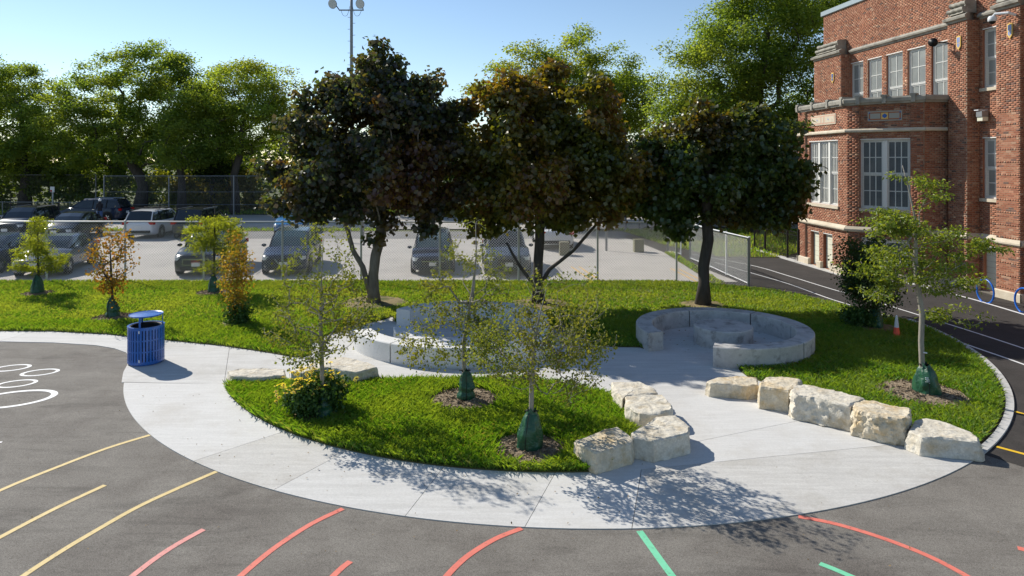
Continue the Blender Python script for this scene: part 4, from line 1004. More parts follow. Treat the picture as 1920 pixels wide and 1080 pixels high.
def make_tree(name, label, cat, base, trunk, blobs, ntips, nleaf, lsize, lmat, bark, seed, spread=.3, flat=.6, rbase=.1, rtip=.008, up=.6, wid=.5, group=None,
              shell=.5, low=.4, along=0.0, twig=True, clusters=0, crad=.6, cflat=.45, free=.4, sides=6, droop=.25, bend=.25, fold=.12):
    r = np.random.default_rng(seed)
    e = empty(name, (base[0], base[1], 0), label, cat, group)
    vol = np.array([b[3] * b[4] * b[5] for b in blobs]); pick = r.choice(len(blobs), ntips, p=vol / vol.sum())
    d = unit(r.normal(size=(ntips, 3))); q = r.uniform(shell ** 3, 1, ntips) ** (1 / 3)
    Bl = np.array(blobs)[pick]; tips = Bl[:, :3] + d * q[:, None] * Bl[:, 3:6]
    if clusters:      # tips gather in layered pads with gaps between them
        cs = tips[:clusters]; m = r.integers(0, clusters, ntips); sz = r.uniform(.65, 1.25, clusters)[m][:, None]
        dv = unit(r.normal(size=(ntips, 3))) * r.uniform(.2, 1, (ntips, 1)) ** .6 * crad * sz; dv[:, 2] *= cflat; fr = (r.random(ntips) < free)[:, None]; tips = np.where(fr, tips, cs[m] + dv); Bl = np.array(blobs)[pick[m]]
    # a soft lumpiness of the outline
    tips += np.array([[mnoise.noise(Vector(t) * .7) * .35, 0, mnoise.noise(Vector(t) * .7 + Vector((9, 0, 0))) * .45] for t in tips]) * Bl[:, 3:4] * .8
    nodes, par, rad, ends = grow(trunk, tips, seed, rtip=rtip, rbase=rbase, low=low, bend=bend, taper=.85 if rbase < .06 else .6)
    ntr = len(trunk)
    A, B_, RA, RB = [], [], [], []
    for i in range(ntr, len(nodes)): A.append(nodes[par[i]]); B_.append(nodes[i]); RA.append(min(rad[par[i]], rad[i] * 1.5)); RB.append(rad[i])
    tb = MB(); tb.tube([tuple(p) for p in trunk], [float(rad[i]) * (1.3 if i == 0 else 1) for i in range(ntr)], n=12); tb.build('trunk', bark, e, True)
    tubes('branches', A, B_, RA, RB, bark, e, sides)['kind'] = 'stuff'
    # leaves
    E_ = np.array([nodes[k] for k, _ in ends]); Pn = np.array([nodes[par[k]] for k, _ in ends])
    m = r.integers(0, len(E_), nleaf); a = 1 - r.random(nleaf) ** 1.3 * (.35 + along)
    base_ = Pn[m] + (E_[m] - Pn[m]) * a[:, None]
    off = r.normal(size=(nleaf, 3)) * spread; off[:, 2] *= flat
    P = base_ + off
    Nn = unit(np.c_[r.normal(0, 1 - up * .6, nleaf), r.normal(0, 1 - up * .6, nleaf), np.full(nleaf, up) + r.random(nleaf) * .4] + unit(off + 1e-6) * .35)
    D = unit(np.c_[r.normal(size=(nleaf, 2)), r.normal(-droop, .35, nleaf)] + .5 * unit(off + 1e-6)); D = unit(D - Nn * np.sum(D * Nn, 1)[:, None])
    S = lsize * r.uniform(.65, 1.25, nleaf)
    leaves_mesh('crown', P, D, Nn, S, lmat, e, wid, fold)
    return e, E_
def blob(x0, y0, x1, y1, Y, dy=0.0, depth=1.0):
    cx, cz = (x0 + x1) / 2, (y0 + y1) / 2; Y = Y + dy; c = XY(cx, Y); rx = (x1 - x0) / 2 * Y / FPX; rz = (y1 - y0) / 2 * Y / FPX
    return (c[0], Y, ZZ(cz, Y), rx, rx * .85 * depth, rz)
def trunkline(px, Y, seed=0, dy=0.0):
    """px: list of photo points from root to top at distance Y; the root stands on the ground"""
    out = []
    for i, (x, y) in enumerate(px):
        Yi = Y + dy * i / max(1, len(px) - 1); q = XY(x, Yi); out.append((q[0], Yi, 0.0 if i == 0 else ZZ(y, Yi)))
    return [np.array(p) for p in out]

LM = MAT
LM['maple1'] = leafmat('dark_purple_maple_leaves', [(.036, .064, .030), (.052, .046, .042), (.042, .074, .028), (.085, .098, .024), (.056, .044, .042), (.034, .058, .034)],
                       alt=[(.11, .055, .030), (.070, .038, .036), (.17, .105, .02), (.08, .08, .02)], ascale=.42, at=(.52, .64), trans=.45, gloss=.05, rough=.38)
LM['maple2'] = leafmat('green_orange_maple_leaves', [(.060, .085, .016), (.085, .108, .016), (.115, .12, .016), (.048, .064, .02)],
                       alt=[(.19, .13, .016), (.13, .06, .024), (.16, .14, .016), (.09, .09, .014)], ascale=.5, at=(.42, .58), trans=.45, gloss=.05, rough=.38)
LM['maple3'] = leafmat('dark_green_maple_leaves', [(0.037, 0.079, 0.024), (0.055, 0.098, 0.024), (0.080, 0.118, 0.020), (0.043, 0.062, 0.028)],
                       alt=[(0.069, 0.082, 0.011), (0.094, 0.060, 0.015), (0.044, 0.058, 0.013)], ascale=.45, at=(.52, .66), trans=.45, gloss=.05, rough=.38)
LM['locust'] = leafmat('locust_leaves', [(.095, .165, .038), (.12, .195, .042), (.145, .22, .045), (.08, .145, .036)], alt=[(.175, .225, .045), (.13, .195, .042)], ascale=.25, trans=.6, gloss=.02)
LM['locust2'] = leafmat('bright_locust_leaves', [(.13, .205, .042), (.16, .24, .046), (.19, .26, .05), (.115, .185, .04)], alt=[(.20, .22, .035), (.14, .19, .03)], ascale=.3, trans=.6, gloss=.02)
LM['woodland'] = leafmat('woodland_leaves', [(.045, .080, .016), (.065, .11, .02), (.09, .14, .024)], alt=[(.10, .14, .022), (.07, .11, .02)], ascale=.18, at=(.48, .6), trans=.4, gloss=.03)
LM['darkgreen'] = leafmat('dark_tree_leaves', [(.022, .045, .014), (.035, .065, .016), (.05, .085, .018)], trans=.35, gloss=.02)
LM['sapling'] = leafmat('small_sapling_leaves', [(.085, .13, .028), (.12, .165, .034), (.16, .19, .04), (.07, .11, .03)], alt=[(.17, .18, .035), (.12, .15, .032)], ascale=1.2, trans=.45, gloss=.02, rough=.5)
LM['ylocust'] = leafmat('young_locust_leaves', [(.11, .175, .03), (.15, .215, .038), (.19, .235, .038), (.09, .15, .03)], trans=.45, gloss=.02)
LM['cypress'] = leafmat('feathery_leaves', [(.12, .175, .022), (.16, .21, .028), (.20, .235, .03)], trans=.6, gloss=.03)
LM['orangeleaf'] = leafmat('orange_green_leaves', [(.19, .13, .028), (.24, .13, .025), (.15, .145, .028), (.28, .115, .03), (.12, .13, .03)], trans=.42, gloss=.02)
LM['yelloworange'] = leafmat('yellow_orange_leaves', [(.26, .21, .04), (.27, .16, .035), (.20, .19, .035), (.15, .17, .03), (.28, .14, .03), (.22, .22, .05)], trans=.42, gloss=.02)
LM['purpleshrub'] = leafmat('dark_purple_green_leaves', [(0.036, 0.074, 0.020), (0.050, 0.061, 0.024), (0.045, 0.101, 0.022)], trans=.25, gloss=.02)
LM['bush'] = leafmat('dark_bush_leaves', [(.030, .075, .022), (.045, .105, .024), (.07, .13, .026)], trans=.3, gloss=.02, rough=.5)
LM['petal'] = leafmat('yellow_petals', [(.78, .66, .06), (.85, .76, .12), (.76, .70, .22)], trans=.3, gloss=.03)
LM['scrub'] = leafmat('yellow_green_scrub', [(.14, .15, .03), (.19, .19, .045), (.22, .20, .07), (.10, .12, .03)], trans=.4, gloss=.02)

# three big maples in front of the fence
YM = 21.3
make_tree('maple_tree', 'dark purple green maple with a forked trunk, leftmost of the three big maples', 'tree', TREES['M1'],
          trunkline([(700, 570), (701, 540), (700, 515), (704, 480), (715, 440), (716, 390), (712, 330), (700, 260)], YM), [
              blob(600, 96, 770, 230, YM, .2), blob(560, 130, 860, 330, YM, .1), blob(535, 165, 700, 330, YM, -.3), blob(545, 250, 860, 420, YM), blob(474, 262, 640, 402, YM, -.2, .8), blob(700, 130, 838, 260, YM, .3),
              blob(760, 210, 880, 440, YM, .4), blob(560, 340, 700, 432, YM, -.6, .7)], 520, 52000, .15, MAT['maple1'], MAT['bark'], 21, spread=.17, flat=.65, clusters=120, crad=.58, cflat=.6, free=.45, rbase=.155, rtip=.011, wid=.52, up=.35, low=.3, shell=.6, droop=.5)
# its second stem
tb = MB(); tb.tube(trunkline([(700, 528), (680, 500), (662, 470), (650, 425), (640, 380)], YM), [.10, .085, .075, .065, .04], n=10)
o = tb.build('stem', MAT['bark'], bpy.data.objects['maple_tree'], True)
make_tree('maple_tree', 'green and orange tinged maple in the middle of the three big maples', 'tree', TREES['M2'],
          trunkline([(1010, 573), (1008, 530), (1009, 490), (1012, 450), (1012, 400), (1008, 320), (1005, 230)], YM - .1), [
              blob(870, 140, 1060, 300, YM, .2), blob(940, 112, 1110, 250, YM, .4), blob(1000, 120, 1160, 330, YM), blob(852, 170, 1000, 330, YM, .2), blob(870, 240, 1200, 420, YM, -.1), blob(940, 330, 1110, 462, YM, -.5, .7), blob(1060, 240, 1240, 420, YM, .1), blob(855, 330, 960, 435, YM, .2, .8)],
          520, 50000, .15, MAT['maple2'], MAT['bark_dark'], 22, spread=.17, flat=.65, clusters=120, crad=.58, cflat=.6, free=.45, rbase=.15, rtip=.011, wid=.52, up=.4, low=.35, shell=.6, droop=.5)
m2 = bpy.data.objects['maple_tree.001']
for pts, rr in (([(1006, 540), (990, 520), (975, 500), (962, 478), (950, 455)], [.07, .055, .05, .045, .03]), ([(1013, 535), (1030, 505), (1050, 490), (1075, 470), (1110, 430), (1140, 395)], [.07, .06, .055, .05, .045, .03])):
    tb = MB(); tb.tube(trunkline(pts, YM - .1)[0:1] * 0 + [np.array((*XY(x, YM - .1), ZZ(y, YM - .1))) for x, y in pts], rr, n=8); tb.build('stem', MAT['bark_dark'], m2, True)
make_tree('maple_tree', 'dark green maple with a single bare trunk, rightmost of the three big maples', 'tree', TREES['M3'],
          trunkline([(1318, 574), (1320, 530), (1319, 500), (1328, 450), (1326, 420), (1325, 350), (1330, 260)], YM - .3), [
              blob(1255, 182, 1380, 330, YM, .2), blob(1200, 235, 1330, 400, YM, .2), blob(1225, 230, 1420, 430, YM), blob(1330, 200, 1490, 360, YM, .1), blob(1360, 260, 1512, 420, YM, -.1), blob(1385, 350, 1470, 462, YM, -.4, .7), blob(1165, 290, 1260, 415, YM, .4, .8), blob(1440, 330, 1525, 440, YM, -.2, .7)],
          520, 50000, .15, MAT['maple3'], MAT['bark_dark'], 23, spread=.17, flat=.65, clusters=120, crad=.58, cflat=.6, free=.45, rbase=.165, rtip=.011, wid=.52, up=.4, low=.5, shell=.6, droop=.5)

# background trees
def bgtree(label, base_px, Y, blobs, lm, nl, ls, seed, rb=.3, trunk=None, nt=110, bark='bark_dark', spread=.6, **k):
    tp = trunk or [(base_px, 0), (base_px + 4, 330), (base_px - 5, 280), (base_px, 220)]
    tl = trunkline(tp, Y)
    make_tree('background_tree', label, 'tree', (tl[0][0], tl[0][1]), tl, [blob(*b[:4], Y, b[4] if len(b) > 4 else 0) for b in blobs], int(nt * 3), int(nl * 2.2), ls * .82, MAT[lm], MAT[bark], seed, spread=spread * .75, flat=.5, rbase=rb, rtip=.022, up=.55, wid=.32, low=.3, clusters=int(nt * .75), crad=1.3, cflat=.4, free=.5, group='trees behind the parking lot', shell=.55, droop=.1, **k)
bgtree('broad layered locust with a forked trunk behind the parked dark side-on car', 262, 59, [(215, 80, 365, 190), (95, 105, 260, 230), (260, 130, 430, 260), (60, 180, 200, 320), (120, 190, 300, 320), (290, 190, 440, 310)], 'locust', 34000, .26, 31, rb=.42,
       trunk=[(262, 0), (268, 350), (262, 330), (235, 290), (222, 240), (230, 180)], nt=130)
bgtree('feathery bright tree with several stems left of the purple maple', 440, 57, [(370, 112, 520, 220), (390, 150, 540, 290), (470, 125, 560, 260), (350, 180, 450, 300)], 'locust2', 17000, .24, 32, rb=.3,
       trunk=[(440, 0), (442, 360), (438, 330), (450, 290), (455, 230)], nt=90)
bgtree('tall dense tree at the left edge of the photo', 46, 61, [(-90, 90, 62, 210), (-120, 130, 100, 330), (-40, 200, 120, 340)], 'locust', 24000, .26, 33, rb=.4, trunk=[(46, 0), (48, 340), (44, 290), (40, 220)])
bgtree('mid height tree with a straight trunk between the layered locust and the feathery tree', 341, 56, [(290, 210, 420, 320), (310, 170, 400, 260)], 'locust', 9000, .24, 34, rb=.28, trunk=[(341, 0), (341, 345), (338, 320), (350, 280)], nt=50)
bgtree('bright green crown rising behind the middle maple', 1060, 55, [(1010, 62, 1150, 190), (885, 95, 1040, 220), (1090, 110, 1228, 230), (960, 120, 1180, 280), (1130, 160, 1225, 300)], 'locust2', 30000, .25, 35, rb=.35, trunk=[(1060, 0), (1060, 330), (1056, 260), (1060, 180)], nt=130)
bgtree('largest green tree rising out of the frame beside the school roof', 1420, 42, [(1265, 10, 1440, 200), (1330, -40, 1560, 160), (1228, 110, 1380, 300), (1250, 60, 1400, 250), (1380, 60, 1580, 330), (1260, 170, 1480, 330), (1330, -160, 1620, 60), (1400, 220, 1600, 400)], 'locust', 76000, .20, 36, rb=.36, trunk=[(1420, 0), (1424, 360), (1418, 260), (1425, 160), (1440, 60)], nt=330, spread=.6)
bgtree('dark leafy tree filling the gap behind the left and middle maples', 780, 58, [(690, 200, 900, 330), (760, 190, 880, 300), (600, 250, 760, 370)], 'darkgreen', 13000, .28, 37, rb=.3, nt=70)
bgtree('dark bushy tree beside the straight trunk behind the far fence', 395, 60, [(372, 262, 420, 330), (350, 285, 430, 335)], 'darkgreen', 5000, .26, 38, rb=.2, nt=30)
bgtree('dark tree behind the iron fence left of the school', 1500, 48, [(1420, 240, 1560, 400), (1300, 280, 1460, 390)], 'darkgreen', 16000, .26, 39, rb=.3, nt=80)
bgtree('tree hidden behind the middle maple, shading the right of the lot', 1040, 46, [(930, 215, 1150, 340), (960, 205, 1100, 300)], 'darkgreen', 6000, .26, 41, rb=.25, nt=50)
bgtree('tree hidden between the middle and right maples, shading the lot gate', 1235, 47, [(1150, 262, 1330, 390), (1180, 250, 1290, 330)], 'darkgreen', 6000, .26, 42, rb=.25, nt=50)
# the wood behind, one mass
r = np.random.default_rng(40); n = 90000
X = r.uniform(-75, 55, n); Yw = r.uniform(62, 74, n)
top = np.array([6.5 + 2.4 * mnoise.noise(Vector((x * .16, 3.1, 0))) + 1.2 * mnoise.noise(Vector((x * .5, 9.1, 0))) for x in X]) - (74 - Yw) * .10
top = np.where(X < -12, top * 1.10, top)
Z = top * r.uniform(0, 1, n) ** .65
cl = np.array([mnoise.noise(Vector((x * .55, y * .55, z * .8))) for x, y, z in zip(X, Yw, Z)]); k = cl > -.08
P = np.c_[X, Yw, Z][k]; m = len(P)
Nn = unit(np.c_[r.normal(0, .6, m), r.normal(0, .6, m), np.full(m, .7)]); D = unit(np.c_[r.normal(size=(m, 2)), r.normal(-.2, .3, m)]); D = unit(D - Nn * np.sum(D * Nn, 1)[:, None])
o = leaves_mesh('woodland', P, D, Nn, .42 * r.uniform(.6, 1.3, m), MAT['woodland'], None, .45); tag(o, 'dark wood of low trees and scrub far behind the lot', 'woodland', kind='stuff')
# scrub bushes in the sun on the bank and dark ones at the left
def shrub(name, label, c, rad_, n, ls, lm, seed, nt=14, cat='shrub', group=None, bark='bark_dark', spread=.2, rt=.008, z0=None):
    base = (c[0], c[1]); tl = [np.array((c[0], c[1], 0.)), np.array((c[0], c[1], rad_[2] * .25)), np.array((c[0] + .02, c[1], rad_[2] * .6))]
    return make_tree(name, label, cat, base, tl, [(c[0], c[1], z0 or rad_[2], rad_[0], rad_[1], rad_[2])], nt, n, ls, MAT[lm], MAT[bark], seed, spread=spread, flat=.8, rbase=rt * 3, rtip=rt, up=.4, low=.0, group=group, sides=4)
for i, (x, y, w, h, lm, lb) in enumerate([(410, 372, 60, 50, 'scrub', 'sunlit pale yellow shrub behind the far fence, right of the straight trunk'), (470, 375, 50, 55, 'scrub', 'sunlit pale yellow shrub behind the far fence, under the feathery tree'),
                                      (350, 372, 50, 45, 'scrub', 'olive shrub behind the far fence, left of the straight trunk'), (300, 330, 80, 60, 'locust2', 'lighter green bush behind the fork of the layered locust'), (200, 345, 100, 70, 'woodland', 'dark bush behind the side-on car'),
                                      (110, 340, 110, 80, 'woodland', 'dark bush behind the small parking sign'), (20, 340, 110, 80, 'woodland', 'dark bush at the left edge behind the far fence')]):
    Y = 61.0; q = XY(x, Y); rz = h / 2 * Y / FPX; shrub('shrub', lb, q, (w / 2 * Y / FPX, 1.4, rz * 1.3), 3800, .22, lm, 50 + i, z0=rz * 1.1 + .3, spread=.35, rt=.02)

# young trees --------------------------------------------------------
def sap(label, key, trunk, blobs, nt, nl, ls, lm, seed, bark='bark_pale', Y=None, rb=.03, spread=.10, **k):
    c = TREES[key]; Y = c[1]; tl = trunkline(trunk, Y); tl[0] = np.array((c[0], c[1], 0.))
    k.setdefault('wid', .42); k.setdefault('low', .35)
    return make_tree('young_tree', label, 'tree', c, tl, [blob(*b[:4], Y, b[4] if len(b) > 4 else 0) for b in blobs], nt, nl, ls, MAT[lm], MAT[bark], seed, spread=spread, flat=k.pop('flat', .9), rbase=rb, rtip=k.pop('rtip', .0045), up=.3, shell=k.pop('shell', .25), sides=5, along=.55, **k)
sap('sparse young tree rising behind the yellow flower bush', 'T1', [(607, 786), (605, 720), (603, 670), (601, 600), (603, 520), (606, 450)],
    [(500, 490, 700, 640), (530, 430, 670, 560), (575, 400, 650, 480), (490, 560, 712, 665)], 320, 5200, .046, 'sapling', 61, spread=.055, low=.4, rb=.036, bend=.5, shell=.55)
sap('tallest sparse young tree on the island, in the middle mulch circle', 'T2', [(872, 754), (870, 700), (870, 640), (885, 560), (893, 480), (892, 420)],
    [(765, 530, 950, 680), (790, 460, 965, 600), (835, 400, 935, 500), (750, 580, 960, 690)], 340, 5600, .048, 'sapling', 62, spread=.055, low=.4, rb=.036, bend=.5, shell=.55)
sap('wide low young tree in the front mulch circle of the island', 'T3', [(993, 847), (996, 780), (997, 715), (1000, 650), (1012, 590), (1025, 540)],
    [(885, 550, 1085, 720), (950, 490, 1140, 680), (870, 600, 1140, 755), (930, 560, 1165, 700)], 420, 7000, .045, 'sapling', 63, spread=.055, low=.4, rb=.036, bend=.5, shell=.6)
sap('tall bright young locust on the right lawn in front of the school', 'R1', [(1731, 741), (1729, 690), (1727, 640), (1729, 590), (1716, 500), (1718, 420), (1702, 345), (1692, 310)],
    [(1620, 390, 1790, 560), (1700, 410, 1845, 570), (1655, 300, 1745, 420), (1620, 370, 1720, 500), (1700, 310, 1780, 420), (1730, 530, 1850, 620), (1590, 430, 1700, 560)], 230, 9500, .074, 'ylocust', 64, low=.42, rb=.05, spread=.085, wid=.22, droop=.3, bend=.4, shell=.5, flat=.32, clusters=48, crad=.30, cflat=.35, free=.2)
sap('dark bushy sapling with a green bag beside the traffic cone', 'R2', [(1641, 616), (1640, 590), (1636, 540), (1630, 470)], [(1575, 440, 1690, 560), (1590, 500, 1695, 595)], 120, 9500, .07, 'purpleshrub', 65, bark='bark_dark', rb=.035, spread=.12, low=.3)
sap('leftmost feathery bright green sapling by the fence', 'LA', [(70, 553), (71, 520), (71, 470), (70, 410)], [(35, 440, 115, 520), (45, 400, 100, 470), (28, 470, 122, 515)], 80, 7000, .08, 'cypress', 66, bark='bark_dark', rb=.04, spread=.10, wid=.17, shell=.5, flat=.4)
sap('sparse orange and green sapling behind the blue bin', 'LB', [(212, 598), (211, 570), (209, 520), (206, 460)], [(158, 440, 245, 545), (175, 420, 242, 480), (185, 500, 235, 580)], 80, 1500, .075, 'orangeleaf', 67, bark='bark_dark', rb=.035, spread=.10, shell=.3)
sap('feathery green sapling partly hidden by the orange shrub', 'LC', [(400, 551), (401, 520), (402, 460), (403, 380)], [(360, 410, 445, 515), (385, 372, 420, 450), (350, 400, 460, 480)], 90, 9000, .08, 'cypress', 68, bark='bark_dark', rb=.04, spread=.11, wid=.17, shell=.5, flat=.45)
shrub('orange_shrub', 'narrow yellow orange shrub left of the island saplings', TREES['LD'], (.36, .36, 1.12), 2700, .06, 'yelloworange', 69, nt=90, spread=.10, rt=.005, z0=1.45)
shrub('shrub', 'dark green clump at the foot of the orange shrub', (TREES['LD'][0] + .1, TREES['LD'][1] - .1), (.36, .32, .26), 1800, .06, 'bush', 70, nt=24, spread=.10, rt=.004, z0=.28)
shrub('shrub', 'low dark round shrub left of the bagged sapling near the cone', G(1607, 615), (.42, .4, .26), 2600, .06, 'bush', 71, nt=24, spread=.09, rt=.004, z0=.25)
# flower bush
fb = TREES['FL']
e, tips = shrub('flower_bush', 'leafy bush covered with small yellow flowers on the left of the island', (fb[0], fb[1] + .1), (.46, .38, .31), 7500, .055, 'bush', 72, nt=90, cat='flower bush', spread=.075, rt=.004, z0=.36)
r = np.random.default_rng(73); k = 0
sel = tips[(tips[:, 2] > .32)]
fl = []
for t in range(125):
    if t < 95: a = sel[r.integers(0, len(sel))] + r.normal(0, .06, 3); a = np.array((a[0] - .12 - .14 * r.random(), a[1] - .05, a[2] + .08 + .20 * r.random()))
    else: a = sel[r.integers(0, len(sel))] + np.array((.12, 0, .08)) + r.normal(0, .07, 3)
    fl.append(a)
mbs = MB()
for a in fl: mbs.tube([(a[0] + .03, a[1] + .02, a[2] - .28), (a[0] + .01, a[1], a[2] - .1), tuple(a)], .0035, n=3, caps=False)
mbs.build('flower_stems', MAT['bag'], e)['kind'] = 'stuff'
fm = MB()
for q in range(8):
    t = q * math.pi / 4; fm.add([(0, 0, 0), (.024 * math.cos(t - .33), .024 * math.sin(t - .33), .008), (.038 * math.cos(t), .038 * math.sin(t), .004), (.024 * math.cos(t + .33), .024 * math.sin(t + .33), .008)], [(0, 1, 2, 3)])
fm.lathe((0, 0, .004), [(.011, 0), (.007, .008), (0, .009)], 6, mi=1)
f0 = fm.build('flower', [MAT['petal'], MAT['tile_rust']], e)
inv = f0.matrix_parent_inverse.copy()
for i, a in enumerate(fl):
    o = f0 if i == 0 else f0.copy()
    if i: COL.objects.link(o); o.parent = e; o.matrix_parent_inverse = inv
    o.location = tuple(a); o.rotation_euler = (r.uniform(-.7, .7), r.uniform(-.7, .7), r.uniform(0, 6)); s = r.uniform(.9, 1.5); o.scale = (s, s, s)

# watering bags
def bag(key, w, h, label, seed, lean=(0, 0), off=(0, 0), droop=0.0):
    c = TREES[key]; rr = random.Random(seed); e = empty('watering_bag', (c[0] + off[0], c[1] + off[1], 0), label, 'watering bag', 'green watering bags round young trees')
    n = 40; L = 18; V = []; F = []
    prof = [(0, .97), (.05, 1.0), (.2, .99), (.38, .93), (.55, .82), (.7, .70), (.82, .58), (.9, .42), (.96, .30), (1, .34)]
    for l in range(L + 1):
        t = l / L; rad = np.interp(t, [p[0] for p in prof], [p[1] for p in prof]) * w / 2
        cx = c[0] + off[0] + lean[0] * t; cy = c[1] + off[1] + lean[1] * t
        for i in range(n):
            a = 2 * math.pi * i / n; f = 1 + .10 * math.sin(2 * a + seed) + .05 * (t + .3) * math.sin(7 * a + seed + 5 * t) * 1.4 + .15 * mnoise.noise(Vector((math.cos(a) * 1.6, math.sin(a) * 1.6, t * 3.2 + seed)))
            f += droop * .35 * math.exp(-((t - .45) / .08) ** 2) * (math.sin(a + seed) * .5 + .2) - droop * .3 * math.exp(-((t - .32) / .07) ** 2) * .5
            V.append((cx + rad * f * math.cos(a), cy + rad * f * math.sin(a), .035 + h * t + (.03 * math.sin(3 * a + seed) if l == L else 0)))
    for l in range(L):
        for i in range(n): F.append((l * n + i, l * n + (i + 1) % n, (l + 1) * n + (i + 1) % n, (l + 1) * n + i))
    o = link_mesh('bag_body', V, F, MAT['bag'], e, smooth=True)
    q = MB(); a = -1.75 + .3 * rr.uniform(-1, 1)      # zip seam down the front
    q.tube([(c[0] + off[0] + lean[0] * t + math.cos(a) * (np.interp(t, [p[0] for p in prof], [p[1] for p in prof]) * w / 2 * 1.06), c[1] + off[1] + lean[1] * t + math.sin(a) * (np.interp(t, [p[0] for p in prof], [p[1] for p in prof]) * w / 2 * 1.06), .05 + h * t) for t in np.linspace(.02, .92, 12)], .006, n=5)
    q.build('zip', MAT['black'], e)
    q = MB()
    for s in (-1, 1):
        q.tube([(c[0] + s * .03 + lean[0], c[1] + lean[1] - .02, h * .98), (c[0] + s * .07 + lean[0], c[1] - .05 + lean[1], h * 1.06), (c[0] + s * .10 + lean[0], c[1] - .03 + lean[1], h * 1.03)], .012, n=5)
    q.build('strap', MAT['black'], e)
    return e
b = bag('T3', .38, .62, 'taut green watering bag with a dark zip on the front young tree of the island', 1, lean=(.03, 0))
bag('T2', .30, .58, 'crumpled green watering bag on the middle young tree of the island', 2, droop=1.0, off=(.02, 0))
bag('T1', .30, .52, 'green watering bag half hidden in the flower bush', 3, droop=.5)
b = bag('R1', .46, .58, 'slumped green watering bag with white print on the right lawn tree', 4, lean=(-.02, .0), off=(.05, -.03))
c = TREES['R1']
rb_ = MB()
for (du, dz, ww, hh) in ((-.06, .40, .055, .016), (-.045, .37, .085, .012), (-.02, .345, .10, .010), (-.055, .325, .06, .010), (.0, .305, .07, .008)):
    rb_.box((c[0] + du, c[1] - .235 + abs(du) * .3, dz), (ww, .01, hh), ry=.12, rx=-.25)
rb_.build('print', MAT['whiteplastic'], b)
q = MB(); q.tube([(c[0] - .03, c[1] - .045, .83), (c[0] + .04, c[1] - .05, .82)], .014, n=6); q.build('tie', MAT['whiteplastic'], b)
bag('R2', .44, .55, 'dark green watering bag in shade near the traffic cone', 5, droop=.4)
bag('LA', .36, .62, 'green watering bag at the leftmost sapling, pale tie on top', 6, droop=.2)
bag('LB', .34, .55, 'sagging green watering bag behind the blue bin', 7, droop=.9, lean=(-.05, 0))
bag('LC', .34, .58, 'green watering bag beside the orange shrub', 8, droop=.3)
# ------------------------------------------------------------------ chain link fences
def mesh_wires(a, b, z0a, z0b, z1a, z1b, pitch, w, name, mat, parent):
    """woven diagonals between plan points a and b, clipped to the panel; each wire a thin three-sided bar"""
    a = np.array(a, float); b = np.array(b, float); L = np.linalg.norm(b - a); u = (b - a) / L; n = np.array((-u[1], u[0]))
    A, B = [], []
    zb = lambda s: z0a + (z0b - z0a) * s / L; zt = lambda s: z1a + (z1b - z1a) * s / L
    H = max(z1a, z1b)
    for sgn in (1, -1):
        s = -H
        while s < L + H:
            # line: s' = s + sgn*(z); find clip by sampling ends
            pts = []
            for t in np.linspace(0, H, 45):
                q = s + sgn * t
                if 0 <= q <= L and zb(q) <= t <= zt(q): pts.append((q, t))
            if len(pts) >= 2:
                (q0, t0), (q1, t1) = pts[0], pts[-1]; d = .0025 * sgn
                A.append((*(a + u * q0 + n * d), t0)); B.append((*(a + u * q1 + n * d), t1))
            s += pitch
    r = np.full(len(A), w / 2); o = tubes(name, A, B, r, r, mat, parent, 3); o['kind'] = 'stuff'; return o
def chainfence(label, pts, posts_every, ht=None, group=None, pitch=.098, wire=.0078, rails=('top',), mat='galv', postr=.038, zt=None, midrails=(), bottom=False):
    """pts: plan points with their heights"""
    e = empty('chain_link_fence', (*pts[0][:2], 0), label, 'fence', group)
    for (a, b) in zip(pts[:-1], pts[1:]):
        pa, pb = np.array(a[:2]), np.array(b[:2]); L = np.linalg.norm(pb - pa); n = max(1, round(L / posts_every))
        for i in range(n):
            s, t = i / n, (i + 1) / n; q0, q1 = pa + (pb - pa) * s, pa + (pb - pa) * t; h0, h1 = a[2] + (b[2] - a[2]) * s, a[2] + (b[2] - a[2]) * t
            mesh_wires(q0, q1, .04, .04, h0 - .03, h1 - .03, pitch, wire, 'chain_link', MAT[mat], e)
            q = MB(); q.tube([(*q0, h0), (*q1, h1)], .027, n=8); q.build('top_rail', MAT[mat], e)
            for m in midrails: q = MB(); q.tube([(*q0, m), (*q1, m)], .018, n=6); q.build('mid_rail', MAT[mat], e)
            if bottom: q = MB(); q.tube([(*q0, .06), (*q1, .06)], .018, n=6); q.build('bottom_rail', MAT[mat], e)
            q = MB(); q.tube([(*q0, -.05), (*q0, h0 + .03)], postr, n=10); q.lathe((q0[0], q0[1], h0 + .03), [(postr * 1.15, 0), (postr, .02), (0, .035)], 10); q.build('post', MAT[mat], e)
    a = pts[-1]; q = MB(); q.tube([(a[0], a[1], -.05), (a[0], a[1], a[2] + .03)], postr * 1.3, n=10); q.build('post', MAT['galv_dull'], e)
    return e
YF = 25.27
xs = [XY(x, YF)[0] for x in (-500, -345, -190, -35, 118, 270, 426, 581, 736, 888, 1012, 1140, 1267)]
e = None
fp = [(xs[0], YF, 2.24), (xs[-1], 25.1, 2.20)]
chainfence('long silver chain link fence between the lawn and the parking lot', [(xs[0], YF, 2.24), (xs[-1], 25.15, 2.20), (*G(1404, 538.5), 1.72)], 3.03)
chainfence('white framed chain link side fence running back from the corner post', [(*G(1405, 535), 1.70), (*G(1362, 516), 1.66), (*G(1330, 501), 1.62), (*G(1294, 486), 1.62)], 3.0, 1.7, mat='whitepipe', bottom=True, wire=.0085)
chainfence('white framed chain link gate standing open at the end of the side fence', [(*G(1277, 478), 1.5), (*G(1252, 473), 1.5)], 3.0, 1.7, mat='whitepipe', bottom=True, wire=.005, postr=.035)
YB = 53.5
